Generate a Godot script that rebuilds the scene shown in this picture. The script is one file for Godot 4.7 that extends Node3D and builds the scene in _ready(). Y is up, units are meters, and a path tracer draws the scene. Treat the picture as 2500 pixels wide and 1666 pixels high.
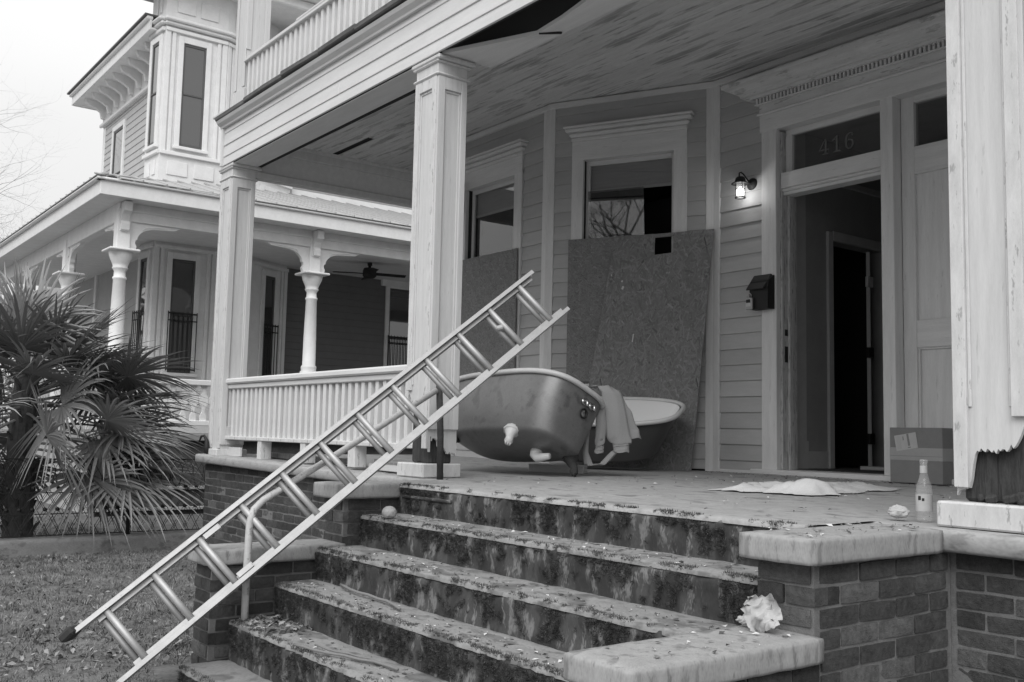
extends Node3D
# A run-down timber porch with concrete steps, a ladder and two bathtubs; a painted house stands next door.
# The porch floor is y = 0, the lawn y = -1.05. x runs along the front of the house, z towards the street.

const GROUND := -1.05
const DOOR_Z := -7.6
const BAY_Z := -6.8
const CEIL := 3.97
const CORNER := Vector3(-6.69, 0, -7.6)      # where the angled side of the bay meets the door wall
const BAY_U := Vector3(-0.89658, 0, 0.44289) # along the angled side, away from the door
const BAY_N := Vector3(0.44289, 0, 0.89658)  # out of it

var M := {}
var T := {}
var shared := {}
var taken := {}
var rng := RandomNumberGenerator.new()


class Sh:
	var st := SurfaceTool.new()
	func _init(smooth := false):
		st.begin(Mesh.PRIMITIVE_TRIANGLES)
		st.set_smooth_group(0 if smooth else -1)
	func tri(a, b, c):
		st.add_vertex(a); st.add_vertex(b); st.add_vertex(c)
	func quad(a, b, c, d):
		tri(a, b, c); tri(a, c, d)
	func box(c: Vector3, s: Vector3, bv := 0.0, basis := Basis.IDENTITY):
		# a box about c; bv is the width of its chamfer
		var h := s * 0.5
		var b: float = min(bv, min(h.x, min(h.y, h.z)) * 0.9)
		var P := func(x, y, z): return c + basis * Vector3(x, y, z)
		for ax in 3:
			for sg in [-1.0, 1.0]:
				var q := []
				for k in 4:
					var u: float = [-1.0, 1.0, 1.0, -1.0][k]
					var w: float = [-1.0, -1.0, 1.0, 1.0][k]
					var v := Vector3.ZERO
					v[ax] = sg * h[ax]
					v[(ax + 1) % 3] = u * (h[(ax + 1) % 3] - b)
					v[(ax + 2) % 3] = w * (h[(ax + 2) % 3] - b)
					q.append(c + basis * v)
				if sg > 0: quad(q[3], q[2], q[1], q[0])
				else: quad(q[0], q[1], q[2], q[3])
		if b <= 0.0: return
		for ax in 3:
			var a1 := (ax + 1) % 3
			var a2 := (ax + 2) % 3
			for s1 in [-1.0, 1.0]:
				for s2 in [-1.0, 1.0]:
					var e := []
					for k in 4:
						var v := Vector3.ZERO
						v[ax] = (h[ax] - b) * (-1.0 if k == 0 or k == 3 else 1.0)
						v[a1] = s1 * (h[a1] if k < 2 else h[a1] - b)
						v[a2] = s2 * (h[a2] - b if k < 2 else h[a2])
						e.append(c + basis * v)
					if s1 * s2 > 0: quad(e[0], e[1], e[2], e[3])
					else: quad(e[3], e[2], e[1], e[0])
		for sx in [-1.0, 1.0]:
			for sy in [-1.0, 1.0]:
				for sz in [-1.0, 1.0]:
					var a = P.call(sx * h.x, sy * (h.y - b), sz * (h.z - b))
					var d = P.call(sx * (h.x - b), sy * h.y, sz * (h.z - b))
					var f = P.call(sx * (h.x - b), sy * (h.y - b), sz * h.z)
					if sx * sy * sz > 0: tri(a, f, d)
					else: tri(a, d, f)
	func span(lo: Vector3, hi: Vector3, bv := 0.004):
		box((lo + hi) * 0.5, (hi - lo).abs(), bv)
	func extrude(poly: PackedVector2Array, o: Vector3, ax: Vector3, ay: Vector3, az: Vector3, depth: float):
		# the polygon lies in ax, ay at o and is drawn out along az
		var idx := Geometry2D.triangulate_polygon(poly)
		var d := az * depth
		var at := func(p: Vector2): return o + ax * p.x + ay * p.y
		for i in range(0, idx.size(), 3):
			var a = at.call(poly[idx[i]]); var b = at.call(poly[idx[i + 1]]); var c = at.call(poly[idx[i + 2]])
			tri(a, b, c); tri(a + d, c + d, b + d)
		for i in poly.size():
			var a = at.call(poly[i]); var b = at.call(poly[(i + 1) % poly.size()])
			quad(a, a + d, b + d, b)
	func tube(path: Array, radii, n := 8, cap := true):
		var up := Vector3.UP
		var rings := []
		for i in path.size():
			var t: Vector3 = (path[min(i + 1, path.size() - 1)] - path[max(i - 1, 0)]).normalized()
			if i == 0 and abs(t.dot(up)) > 0.9: up = Vector3.RIGHT
			var x := t.cross(up).normalized()
			up = x.cross(t).normalized()
			var r: float = radii if radii is float else radii[i]
			var ring := []
			for k in n:
				var a := TAU * k / n
				ring.append(path[i] + (x * cos(a) + up * sin(a)) * r)
			rings.append(ring)
		for i in path.size() - 1:
			for k in n:
				quad(rings[i][k], rings[i + 1][k], rings[i + 1][(k + 1) % n], rings[i][(k + 1) % n])
		if cap:
			for k in n:
				tri(path[0], rings[0][k], rings[0][(k + 1) % n])
				tri(path[-1], rings[-1][(k + 1) % n], rings[-1][k])
	func lathe(prof: Array, n := 20, o := Vector3.ZERO, basis := Basis.IDENTITY):
		# prof: [radius, height] pairs
		for i in prof.size() - 1:
			for k in n:
				var a := TAU * k / n
				var b := TAU * (k + 1) / n
				var p := func(j, g): return o + basis * Vector3(cos(g) * prof[j][0], prof[j][1], sin(g) * prof[j][0])
				quad(p.call(i, a), p.call(i + 1, a), p.call(i + 1, b), p.call(i, b))
	func grid(nu: int, nv: int, f: Callable):
		var pts := []
		for j in nv + 1:
			for i in nu + 1: pts.append(f.call(float(i) / nu, float(j) / nv))
		for j in nv:
			for i in nu:
				var k := j * (nu + 1) + i
				quad(pts[k], pts[k + 1], pts[k + nu + 2], pts[k + nu + 1])
	func done() -> ArrayMesh:
		st.generate_normals()
		return st.commit()


# ---------------------------------------------------------------- names, things and parts
func numbered(called: String) -> String:
	taken[called] = taken.get(called, -1) + 1
	return called if taken[called] == 0 else "%s_%03d" % [called, taken[called]]

func tag(o: Node3D, label: String, category: String, group := "") -> Node3D:
	o.set_meta("label", label)
	o.set_meta("category", category)
	if group != "": o.set_meta("group", group)
	return o

func thing(called: String, label: String, category: String, at := Vector3.ZERO, group := "") -> Node3D:
	var o := Node3D.new()
	o.name = numbered(called)
	add_child(o)
	o.position = at
	return tag(o, label, category, group)

func solid(called: String, mesh: Mesh, mat: Material, label: String, category: String, group := "", xf := Transform3D.IDENTITY) -> MeshInstance3D:
	var o := MeshInstance3D.new()
	o.name = numbered(called)
	o.mesh = mesh
	o.material_override = mat
	add_child(o)
	o.transform = xf
	tag(o, label, category, group)
	return o

func structure(called: String, mesh: Mesh, mat: Material) -> MeshInstance3D:
	var o := MeshInstance3D.new()
	o.name = numbered(called)
	o.mesh = mesh
	o.material_override = mat
	add_child(o)
	o.set_meta("kind", "structure")
	return o

func node(parent: Node3D, called: String) -> Node3D:
	var o := Node3D.new()
	o.name = called
	parent.add_child(o, true)
	return o

func part(parent: Node3D, called: String, mesh: Mesh, mat: Material, xf := Transform3D.IDENTITY) -> MeshInstance3D:
	var o := MeshInstance3D.new()
	o.name = called
	o.mesh = mesh
	o.material_override = mat
	parent.add_child(o, true)
	o.transform = xf
	return o

func cbox(s: Vector3, bv := 0.004) -> ArrayMesh:
	var key := "%.3f %.3f %.3f %.4f" % [s.x, s.y, s.z, bv]
	if not shared.has(key):
		var h := Sh.new()
		h.box(Vector3.ZERO, s, bv)
		shared[key] = h.done()
	return shared[key]

func pbox(parent: Node3D, called: String, lo: Vector3, hi: Vector3, mat: Material, bv := 0.004) -> MeshInstance3D:
	return part(parent, called, cbox((hi - lo).abs(), bv), mat, Transform3D(Basis.IDENTITY, (lo + hi) * 0.5))

func bar(parent: Node3D, called: String, a: Vector3, b: Vector3, w: float, t: float, mat: Material, up := Vector3.UP, bv := 0.003) -> MeshInstance3D:
	# a straight board from a to b: w across (along up), t thick
	var x := (b - a).normalized()
	var z := x.cross(up).normalized()
	var y := z.cross(x)
	return part(parent, called, cbox(Vector3((b - a).length(), w, t), bv), mat, Transform3D(Basis(x, y, z), (a + b) * 0.5))

func V(x: float, y: float, z: float) -> Vector3:
	return Vector3(x, y, z)

func bay(s: float, y: float, off := 0.0) -> Vector3:
	return CORNER + BAY_U * s + BAY_N * off + Vector3(0, y, 0)


# ---------------------------------------------------------------- materials
func noise(sd: int, freq: float, oct: int, size: int, kind := FastNoiseLite.TYPE_SIMPLEX_SMOOTH) -> PackedByteArray:
	var n := FastNoiseLite.new()
	n.seed = sd
	n.frequency = freq
	n.noise_type = kind
	n.fractal_octaves = oct
	var im := n.get_seamless_image(size, size)
	im.convert(Image.FORMAT_L8)
	return im.get_data()

func blend(parts: Array) -> PackedByteArray:
	# a weighted sum of noises, spread again over the whole range
	var n: int = parts[0][0].size()
	var sum := PackedFloat32Array()
	sum.resize(n)
	for p in parts:
		var d: PackedByteArray = p[0]
		var w: float = p[1] / 255.0
		for i in n: sum[i] += d[i] * w
	var lo := 1e9
	var hi := -1e9
	for v in sum:
		if v < lo: lo = v
		if v > hi: hi = v
	var out := PackedByteArray()
	out.resize(n)
	for i in n: out[i] = int((sum[i] - lo) / (hi - lo) * 255.0)
	return out

func weave(size: int, base: float, layers: Array, patches := []) -> ImageTexture:
	# layers: [noise, amount]; patches: [noise, from, to, value, share]. Values are linear reflectances.
	var out := PackedByteArray()
	out.resize(size * size)
	var lut := PackedByteArray()
	for i in 1025: lut.append(int(clampf(Color(i / 1024.0, 0, 0).linear_to_srgb().r, 0, 1) * 255.0 + 0.5))
	for i in size * size:
		var v := base
		for l in layers: v += l[1] * (l[0][i] / 255.0 - 0.5)
		for p in patches:
			var t: float = clampf((p[0][i] / 255.0 - p[1]) / (p[2] - p[1]), 0.0, 1.0)
			if t > 0.0: v = lerpf(v, p[3] * (0.8 + 0.4 * layers[-1][0][i] / 255.0), t * p[4])
		out[i] = lut[int(clampf(v, 0.0, 1.0) * 1024.0)]
	return ImageTexture.create_from_image(Image.create_from_data(size, size, false, Image.FORMAT_L8, out))

func mt(grey: float, rough := 0.8, tex: Texture2D = null, scale := Vector3.ONE, relief := 0.0) -> StandardMaterial3D:
	var m := StandardMaterial3D.new()
	m.albedo_color = Color(grey, grey, grey).linear_to_srgb()
	m.roughness = rough
	m.metallic_specular = 0.4
	if tex:
		m.albedo_texture = tex
		m.uv1_triplanar = true
		m.uv1_world_triplanar = true
		m.uv1_scale = scale
		m.uv1_triplanar_sharpness = 4.0
		if relief > 0.0:
			m.heightmap_enabled = true
			m.heightmap_texture = tex
			m.heightmap_scale = relief
	return m

func flake_board(size: int) -> ImageTexture:
	# pressed wood strands: short flat flakes at all angles
	var r := RandomNumberGenerator.new()
	r.seed = 77
	var buf := PackedFloat32Array()
	buf.resize(size * size)
	buf.fill(0.55)
	for k in 4200:
		var cx := r.randf() * size
		var cy := r.randf() * size
		var a := r.randf() * PI
		var ln := r.randf_range(7, 22)
		var w := r.randf_range(1.5, 4.0)
		var v := clampf(r.randfn(0.62, 0.10), 0.2, 1.0)
		var ca := cos(a)
		var sa := sin(a)
		var i := -ln
		while i <= ln:
			var j := -w
			while j <= w:
				var x := posmod(int(cx + ca * i - sa * j), size)
				var y := posmod(int(cy + sa * i + ca * j), size)
				buf[y * size + x] = v * (0.86 if abs(j) > w - 1.0 else 1.0)
				j += 0.8
			i += 0.8
	var out := PackedByteArray()
	for v in buf: out.append(int(clampf(Color(v, 0, 0).linear_to_srgb().r, 0, 1) * 255))
	return ImageTexture.create_from_image(Image.create_from_data(size, size, false, Image.FORMAT_L8, out))

func make_materials():
	var S := 512
	var a := noise(1, 0.006, 5, S)
	var b := noise(2, 0.03, 4, S)
	var c := noise(3, 0.14, 3, S)
	var d := noise(4, 0.011, 5, S)
	var e := noise(5, 0.05, 3, S, FastNoiseLite.TYPE_CELLULAR)
	var f := noise(6, 0.02, 5, S)
	var chips := blend([[f, 0.55], [d, 0.75], [b, 0.35], [c, 0.25]])
	var broad := blend([[a, 1.0], [d, 0.5], [b, 0.22], [c, 0.22]])
	var growth := blend([[f, 1.0], [a, 0.5], [b, 0.5], [c, 0.55]])
	T.paint = weave(S, 0.9, [[a, 0.10], [b, 0.06], [c, 0.08]])
	T.worn = weave(S, 0.9, [[a, 0.14], [b, 0.08], [c, 0.10]], [[chips, 0.80, 0.88, 0.55, 0.6]])
	T.peel = weave(S, 0.9, [[a, 0.18], [b, 0.12], [c, 0.12]], [[chips, 0.72, 0.79, 0.38, 0.7], [broad, 0.80, 0.86, 0.35, 0.6]])
	T.ceil = weave(S, 0.88, [[a, 0.16], [b, 0.12], [c, 0.12]], [[chips, 0.66, 0.76, 0.34, 0.75], [broad, 0.60, 0.70, 0.42, 0.7]])
	T.concrete = weave(S, 0.82, [[a, 0.26], [b, 0.2], [c, 0.3]], [[growth, 0.68, 0.8, 0.45, 0.5]])
	T.moss = weave(S, 0.8, [[a, 0.25], [b, 0.25], [c, 0.5]], [[growth, 0.34, 0.46, 0.20, 0.88], [broad, 0.48, 0.58, 0.13, 0.8]])
	T.mosslight = weave(S, 0.86, [[a, 0.22], [b, 0.16], [c, 0.28]], [[growth, 0.60, 0.74, 0.36, 0.6], [broad, 0.68, 0.78, 0.3, 0.5]])
	T.dirty = weave(S, 0.84, [[a, 0.25], [b, 0.2], [c, 0.34]], [[growth, 0.52, 0.70, 0.34, 0.75], [broad, 0.58, 0.70, 0.3, 0.6]])
	T.brick = weave(S, 0.75, [[a, 0.35], [b, 0.4], [c, 0.5]], [[growth, 0.6, 0.75, 0.4, 0.5], [broad, 0.70, 0.8, 1.0, 0.5]])
	T.soil = weave(S, 0.7, [[a, 0.3], [b, 0.4], [c, 0.5]])
	T.wood = weave(S, 0.75, [[a, 0.3], [b, 0.4], [c, 0.35]], [[chips, 0.6, 0.72, 0.3, 0.6]])
	T.cloth = weave(S, 0.85, [[b, 0.08], [c, 0.2]])
	T.flakes = flake_board(S)
	var X := Vector3(0.35, 3.2, 3.2)
	var Y := Vector3(3.2, 0.35, 3.2)
	var Z := Vector3(3.2, 3.2, 0.35)
	var U := Vector3.ONE
	# the old house: thin, dulled white paint on the front, greyer and peeling under the porch
	M.fascia = mt(0.70, 0.6, T.paint, Vector3(0.3, 1.6, 1.6))
	M.trim_x = mt(0.68, 0.6, T.worn, X)
	M.trim_y = mt(0.68, 0.6, T.worn, Y)
	M.column = mt(0.64, 0.6, T.worn, Vector3(5, 0.4, 5))
	M.column_peel = mt(0.66, 0.65, T.peel, Vector3(3.6, 0.95, 3.6))
	M.casing_x = mt(0.74, 0.6, T.worn, X)
	M.casing_y = mt(0.74, 0.6, T.worn, Y)
	M.jamb = mt(0.55, 0.7, T.ceil, Vector3(6, 0.8, 6))
	M.cornice = mt(0.70, 0.65, T.peel, Vector3(0.5, 3, 3))
	M.siding = []
	for g in [0.45, 0.47, 0.50]: M.siding.append(mt(g, 0.65, T.paint, Vector3(0.5, 2.5, 2.5)))
	M.ceiling = []
	for g in [0.76, 0.79, 0.82]: M.ceiling.append(mt(g, 0.7, T.ceil, Vector3(0.17, 2.2, 1.5)))
	M.soffit = mt(0.74, 0.65, T.paint, X)
	M.rail = mt(0.72, 0.6, T.worn, X)
	M.baluster = mt(0.72, 0.6, T.worn, Vector3(4, 0.8, 4))
	M.weathered = mt(0.16, 0.85, T.wood, X)
	M.rot = mt(0.07, 0.95, T.wood, Vector3(6, 0.9, 6), 0.5)
	M.bare_wood = mt(0.22, 0.85, T.wood, Y)
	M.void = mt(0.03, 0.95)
	M.inside = mt(0.34, 0.85, T.paint, U)
	M.inside_trim = mt(0.5, 0.6, T.paint, U)
	M.inside_floor = mt(0.12, 0.6, T.wood, Z)
	M.shade = mt(0.6, 0.8, T.worn, Vector3(0.6, 8, 0.6))
	# masonry
	M.concrete = mt(0.46, 0.9, T.concrete, Vector3(0.8, 0.8, 0.8), 0.4)
	M.floor = mt(0.42, 0.85, T.mosslight, Vector3(0.5, 0.8, 0.9), 0.3)
	M.tread = mt(0.33, 0.9, T.dirty, Vector3(0.55, 0.8, 0.9), 0.6)
	M.riser = mt(0.27, 0.95, T.moss, Vector3(1.3, 0.5, 1.3), 0.7)
	M.coping = mt(0.39, 0.9, T.mosslight, Vector3(1.7, 0.55, 1.7), 0.5)
	M.mortar = mt(0.21, 0.95, T.concrete, Vector3(1.8, 1.8, 1.8), 0.8)
	M.bricks = []
	for g in [0.06, 0.085, 0.105, 0.15]: M.bricks.append(mt(g, 0.92, T.brick, Vector3(2.4, 2.4, 2.4), 0.8))
	M.pale_concrete = mt(0.48, 0.9, T.concrete, Vector3(0.5, 0.5, 0.5))
	M.asphalt = mt(0.12, 0.95, T.concrete, Vector3(0.5, 0.5, 0.5))
	M.kerb = mt(0.26, 0.95, T.mosslight, Vector3(0.6, 0.8, 0.6), 0.5)
	M.soil = mt(0.20, 1.0, T.soil, Vector3(0.35, 0.35, 0.35), 0.8)
	M.rock = mt(0.36, 0.9, T.concrete, Vector3(3, 3, 3), 0.4)
	# loose things
	M.alloy = mt(0.54, 0.55, T.worn, Vector3(3, 3, 3))
	M.alloy.metallic = 0.5
	M.alloy_dull = mt(0.38, 0.6, T.worn, Vector3(3, 3, 3))
	M.alloy_dull.metallic = 0.5
	M.rubber = mt(0.04, 0.8)
	M.tub_primer = mt(0.155, 0.38, T.mosslight, Vector3(0.9, 0.9, 0.9))
	M.tub_primer.metallic_specular = 0.7
	M.tub_dark = mt(0.085, 0.45, T.paint, U)
	M.enamel = mt(0.80, 0.15)
	M.enamel_worn = mt(0.66, 0.35, T.paint, U)
	M.chrome = mt(0.45, 0.3)
	M.chrome.metallic = 1.0
	M.iron = mt(0.02, 0.6)
	M.iron_rust = mt(0.07, 0.85, T.brick, Vector3(4, 4, 4), 0.3)
	M.pipe_paint = mt(0.55, 0.6, T.peel, Vector3(3, 3, 3), 0.15)
	M.osb = mt(0.36, 0.85, T.flakes, Vector3(1.5, 1.5, 1.5), 0.1)
	M.ply = mt(0.37, 0.8, T.flakes, Vector3(1.1, 0.7, 1.1))
	M.cloth = mt(0.34, 0.95, T.cloth, Vector3(4, 4, 4), 0.2)
	M.cloth.rim_enabled = true
	M.cloth.rim = 0.3
	M.sheet = mt(0.72, 0.9, T.cloth, Vector3(2, 2, 2), 0.1)
	M.card = mt(0.23, 0.85, T.paint, U)
	M.tape = mt(0.38, 0.35, T.paint, U)
	M.paper = mt(0.5, 0.8, T.paint, Vector3(3, 3, 3))
	M.print = mt(0.22, 0.8)
	M.glass = mt(0.02, 0.02)
	M.glass.transparency = BaseMaterial3D.TRANSPARENCY_ALPHA
	M.glass.albedo_color.a = 0.18
	M.glass.metallic_specular = 0.7
	M.glass.clearcoat_enabled = true
	M.glass.clearcoat = 1.0
	M.glass.clearcoat_roughness = 0.02
	M.bottle = mt(0.9, 0.03)
	M.bottle.transparency = BaseMaterial3D.TRANSPARENCY_ALPHA
	M.bottle.albedo_color.a = 0.12
	M.numeral = mt(0.13, 0.6)
	# next door: fresh white, and siding in two greys, the darker one for porch shade
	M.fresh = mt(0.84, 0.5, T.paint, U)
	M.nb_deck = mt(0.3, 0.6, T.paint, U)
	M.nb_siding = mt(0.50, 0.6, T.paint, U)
	M.nb_wall_shaded = mt(0.17, 0.7, T.paint, U)
	M.nb_roof = mt(0.52, 0.45, T.paint, U)
	M.nb_roof.metallic = 0.3
	M.nb_base = mt(0.10, 0.9, T.brick, U)
	M.sash = mt(0.10, 0.5)
	# plants
	M.palm = []
	for g in [0.14, 0.20, 0.28]:
		var m := mt(g, 0.42)
		m.backlight_enabled = true
		m.backlight = Color(0.2, 0.2, 0.2)
		M.palm.append(m)
	M.palm_dry = mt(0.2, 0.8)
	M.bark = mt(0.10, 0.95, T.wood, Vector3(2, 1, 2), 0.5)
	M.grass = mt(1.0, 0.9)
	M.grass.vertex_color_use_as_albedo = true


# ---------------------------------------------------------------- the old house
func jag(w: float, top: float, low: Array, n := 34) -> PackedVector2Array:
	# a board outline w wide whose lower edge is broken; low gives the heights of that edge from left to right
	var p := PackedVector2Array([Vector2(w, top), Vector2(0, top)])
	for i in n + 1:
		var t := float(i) / n
		var f := t * (low.size() - 1)
		var k: int = min(int(f), low.size() - 2)
		var y: float = lerpf(low[k], low[k + 1], f - k) + (rng.randfn(0, 0.006) - (0.03 if rng.randf() < 0.1 else 0.0) if low.max() > 0.2 else 0.0)
		p.append(Vector2(w * t, max(y, low.min() - 0.02)))
	return p

func column(house: Node3D, x0: float, x1: float, front: float, back: float, plinth: bool, low_front: Array, low_side: Array, core: bool):
	var col := node(house, "column")
	var top := 2.955
	if plinth:
		pbox(col, "plinth", V(x0 - 0.07, 0.004, back - 0.045), V(x1 + 0.005, 0.105, front + 0.04), M.column_peel, 0.008)
	if core:
		var h := Sh.new()
		h.box(V((x0 + x1) / 2 - 0.07, 0.42, front - 0.10), V(0.13, 0.63, 0.13), 0.015)
		h.box(V(x1 - 0.10, 0.4, (front + back) / 2 - 0.015), V(0.13, 0.6, 0.19), 0.015)
		for k in 16:
			h.box(V(rng.randf_range(x0 + 0.03, x1 - 0.03), 0.11 + rng.randf() * 0.03, rng.randf_range(back + 0.03, front - 0.02)), V(rng.randf_range(0.02, 0.09), 0.03, 0.03), 0.006, Basis.from_euler(V(rng.randf(), rng.randf() * 3.0, rng.randf() * 0.5)))
		part(col, "core_post", h.done(), M.rot)
	var w := x1 - x0
	var dz := front - back
	var t := 0.02
	var s := Sh.new()
	s.extrude(jag(w, top, low_front), V(x0, 0, front - t), V(1, 0, 0), V(0, 1, 0), V(0, 0, 1), t)
	part(col, "front_board", s.done(), M.column)
	s = Sh.new()
	s.extrude(jag(dz - t, top, low_side), V(x1 - t, 0, front - t), V(0, 0, -1), V(0, 1, 0), V(1, 0, 0), t)
	part(col, "side_board", s.done(), M.column)
	s = Sh.new()
	s.span(V(x0, 0.2, back), V(x1 - t, top, back + t), 0.0)
	s.span(V(x0, 0.55, back + t), V(x0 + t, top, front - t), 0.0)
	part(col, "back_board", s.done(), M.column)
	# applied frames: stiles, a top rail and an inner bead on the two faces
	var ft: float = low_front.max() + 0.05
	var st: float = low_side.max() + 0.05
	var f := Sh.new()
	var e := 0.022
	f.span(V(x0 - 0.002, low_front[0] + 0.012, front), V(x0 + 0.055, top, front + e), 0.003)
	f.span(V(x1 - 0.055, low_front[-1] + 0.012, front), V(x1 + 0.004, top, front + e), 0.003)
	f.span(V(x0 + 0.055, 2.87, front), V(x1 - 0.055, top, front + e - 0.001), 0.003)
	for xx in [x0 + 0.055, x1 - 0.069]:
		f.span(V(xx, ft, front), V(xx + 0.014, 2.87, front + 0.008), 0.003)
	f.span(V(x0 + 0.069, 2.852, front), V(x1 - 0.069, 2.87, front + 0.008), 0.003)
	part(col, "panel_frame", f.done(), M.column_peel)
	f = Sh.new()
	for zz in [[front + 0.012, front - 0.05], [back + 0.05, back]]:
		f.span(V(x1, st, zz[1]), V(x1 + e, top, zz[0]), 0.003)
	f.span(V(x1, 2.86, back + 0.05), V(x1 + e - 0.001, top, front - 0.05), 0.003)
	if st < 0.6: f.span(V(x1, st, back + 0.05), V(x1 + e - 0.001, st + 0.19, front - 0.05), 0.003)
	var lo: float = st + (0.19 if st < 0.6 else 0.0)
	for zz in [front - 0.064, back + 0.05]:
		f.span(V(x1, lo, zz), V(x1 + 0.008, 2.86, zz + 0.014), 0.003)
	f.span(V(x1, 2.842, back + 0.064), V(x1 + 0.008, 2.86, front - 0.064), 0.003)
	part(col, "panel_frame", f.done(), M.column)
	var n := Sh.new()
	n.span(V(x0 - 0.03, 2.957, back - 0.03), V(x1 + 0.03, 2.982, front + 0.03), 0.01)
	n.span(V(x0 - 0.004, 2.98, back - 0.004), V(x1 + 0.012, 3.06, front + 0.012), 0.003)
	part(col, "necking", n.done(), M.column)
	n = Sh.new()
	n.span(V(x0 - 0.035, 3.055, back - 0.03), V(x1 + 0.03, 3.075, front + 0.03), 0.008)
	n.span(V(x0 - 0.055, 3.075, back - 0.06), V(x1 + 0.05, 3.112, front + 0.034), 0.01)
	part(col, "cap", n.done(), M.column)

func rough_brick(sd: int) -> ArrayMesh:
	# an old brick: dished, chipped face and worn arrises
	var r := RandomNumberGenerator.new()
	r.seed = sd
	var L := 0.222
	var H := 0.064
	var nx := 6
	var ny := 3
	var f := []
	for j in ny + 1:
		for i in nx + 1:
			var edge := i == 0 or i == nx or j == 0 or j == ny
			var corner := (i == 0 or i == nx) and (j == 0 or j == ny)
			var x := (float(i) / nx - 0.5) * L
			var y := (float(j) / ny - 0.5) * H
			if edge:
				x *= 1.0 - r.randf() * 0.006
				y *= 1.0 - r.randf() * 0.05
			if corner:
				x *= 0.992
				y *= 0.95
			f.append(V(x, y, 0.04 - (0.001 + r.randf() * 0.002 if edge else r.randf() * 0.002)))
	var s := Sh.new()
	for j in ny:
		for i in nx:
			var k := j * (nx + 1) + i
			s.quad(f[k + nx + 1], f[k + nx + 2], f[k + 1], f[k])
	s.st.set_smooth_group(-1)
	var rim := []
	for i in nx + 1: rim.append(f[i])
	for j in range(1, ny + 1): rim.append(f[j * (nx + 1) + nx])
	for i in range(nx - 1, -1, -1): rim.append(f[ny * (nx + 1) + i])
	for j in range(ny - 1, 0, -1): rim.append(f[j * (nx + 1)])
	for k in rim.size():
		var a: Vector3 = rim[k]
		var b: Vector3 = rim[(k + 1) % rim.size()]
		s.quad(a, b, V(b.x, b.y, -0.04), V(a.x, a.y, -0.04))
	return s.done()

func brick_face(parent: Node3D, o: Vector3, along: Vector3, out: Vector3, length: float, y_top: float, y_bot: float, skip: Callable):
	# single bricks in running bond, a few millimetres proud of the mortar behind them
	var L := 0.222
	var H := 0.064
	var J := 0.010
	if not shared.has("bricks"): shared.bricks = range(8).map(func(k): return rough_brick(300 + k))
	var y := y_top - H / 2
	var row := 0
	while y - H / 2 > y_bot - 0.03:
		var x := 0.0
		var first := true
		while x < length - 0.03:
			var w: float = L * 0.5 if first and row % 2 == 1 else L
			first = false
			w = min(w, length - x)
			if w > 0.04 and not skip.call(x + w / 2, y):
				var k := rng.randi() % 4
				if rng.randf() < 0.4: k = 1
				var b := Basis(along, Vector3.UP, along.cross(Vector3.UP)) * Basis.from_euler(V(rng.randfn(0, 0.015), rng.randfn(0, 0.015), rng.randfn(0, 0.014)))
				if along.cross(Vector3.UP).dot(out) < 0: b = b * Basis(Vector3.UP, PI)
				b = b * Basis.from_scale(V(w / L, rng.randf_range(0.95, 1.04), 1))
				part(parent, "brick", shared.bricks[rng.randi() % 8], M.bricks[k], Transform3D(b, o + along * (x + w / 2) + Vector3(0, y, 0) + out * (-0.034 + rng.randfn(0, 0.0022))))
			x += w + J
		y -= H + J
		row += 1

func siding(parent: Node3D, a: Vector3, b: Vector3, out: Vector3, y0: float, y1: float, skip: Callable, exposure := 0.154, first := 0.117):
	# lapped boards between the posts at a and b; each one leans out at its lower edge. skip(y) gives the pieces [from, to] (shares of the length) for a row
	var ln := (b - a).length()
	var x := (b - a) / ln
	var y := first - exposure
	while y < y1:
		var lo: float = max(y, y0)
		var hi: float = min(y + exposure + 0.014, y1)
		if hi - lo > 0.04:
			for seg in skip.call((lo + hi) / 2):
				var w: float = (seg[1] - seg[0]) * ln
				if w < 0.02: continue
				var c: Vector3 = a + x * ((seg[0] + seg[1]) / 2 * ln) + Vector3(0, (lo + hi) / 2, 0) + out * (0.008 + rng.randfn(0, 0.0008))
				var base := Basis(x, Vector3.UP, x.cross(Vector3.UP))
				var lean := Basis(x, 0.12)   # turned so that the lower edge stands out
				if (lean * Vector3.DOWN).dot(out) < 0: lean = lean.inverse()
				part(parent, "siding_board", cbox(V(snappedf(w, 0.001), snappedf(hi - lo, 0.001), 0.018), 0.003), M.siding[rng.randi() % 3], Transform3D(lean * base, c))
		y += exposure

func porch_floor(house: Node3D):
	# the slab: flush at the steps and a little raised towards its far end, with a worn rounded nosing
	var rise := func(x): return 0.045 * clampf((-6.6 - x) / 3.6, 0, 1)
	var n := FastNoiseLite.new()
	n.seed = 9
	n.frequency = 1.3
	var s := Sh.new(true)
	var prof := [[-7.75, 0.0], [-7.0, 0.0], [-6.2, 0.0], [-5.4, 0.0], [-4.8, 0.0], [-4.3, 0.0], [-3.95, 0.0], [-3.77, 0.0], [-3.745, -0.006], [-3.735, -0.02], [-3.737, -0.075], [-3.75, -0.088], [-3.9, -0.09]]
	s.grid(90, prof.size() - 1, func(u, v):
		var x: float = lerpf(-10.42, 3.2, u)
		var k := int(round(v * (prof.size() - 1)))
		var z: float = prof[k][0]
		var wob: float = n.get_noise_2d(x * 3.0, z * 3.0 + prof[k][1] * 40.0) * 0.006
		return V(x, rise.call(x) + prof[k][1] + wob * 0.5, z + (wob if k >= 7 else 0.0)))
	part(house, "porch_floor", s.done(), M.floor)
	s = Sh.new()
	s.span(V(-10.42, -0.09, -7.7), V(3.2, -0.03, -3.9), 0.0)
	part(house, "porch_slab", s.done(), M.concrete)

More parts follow.
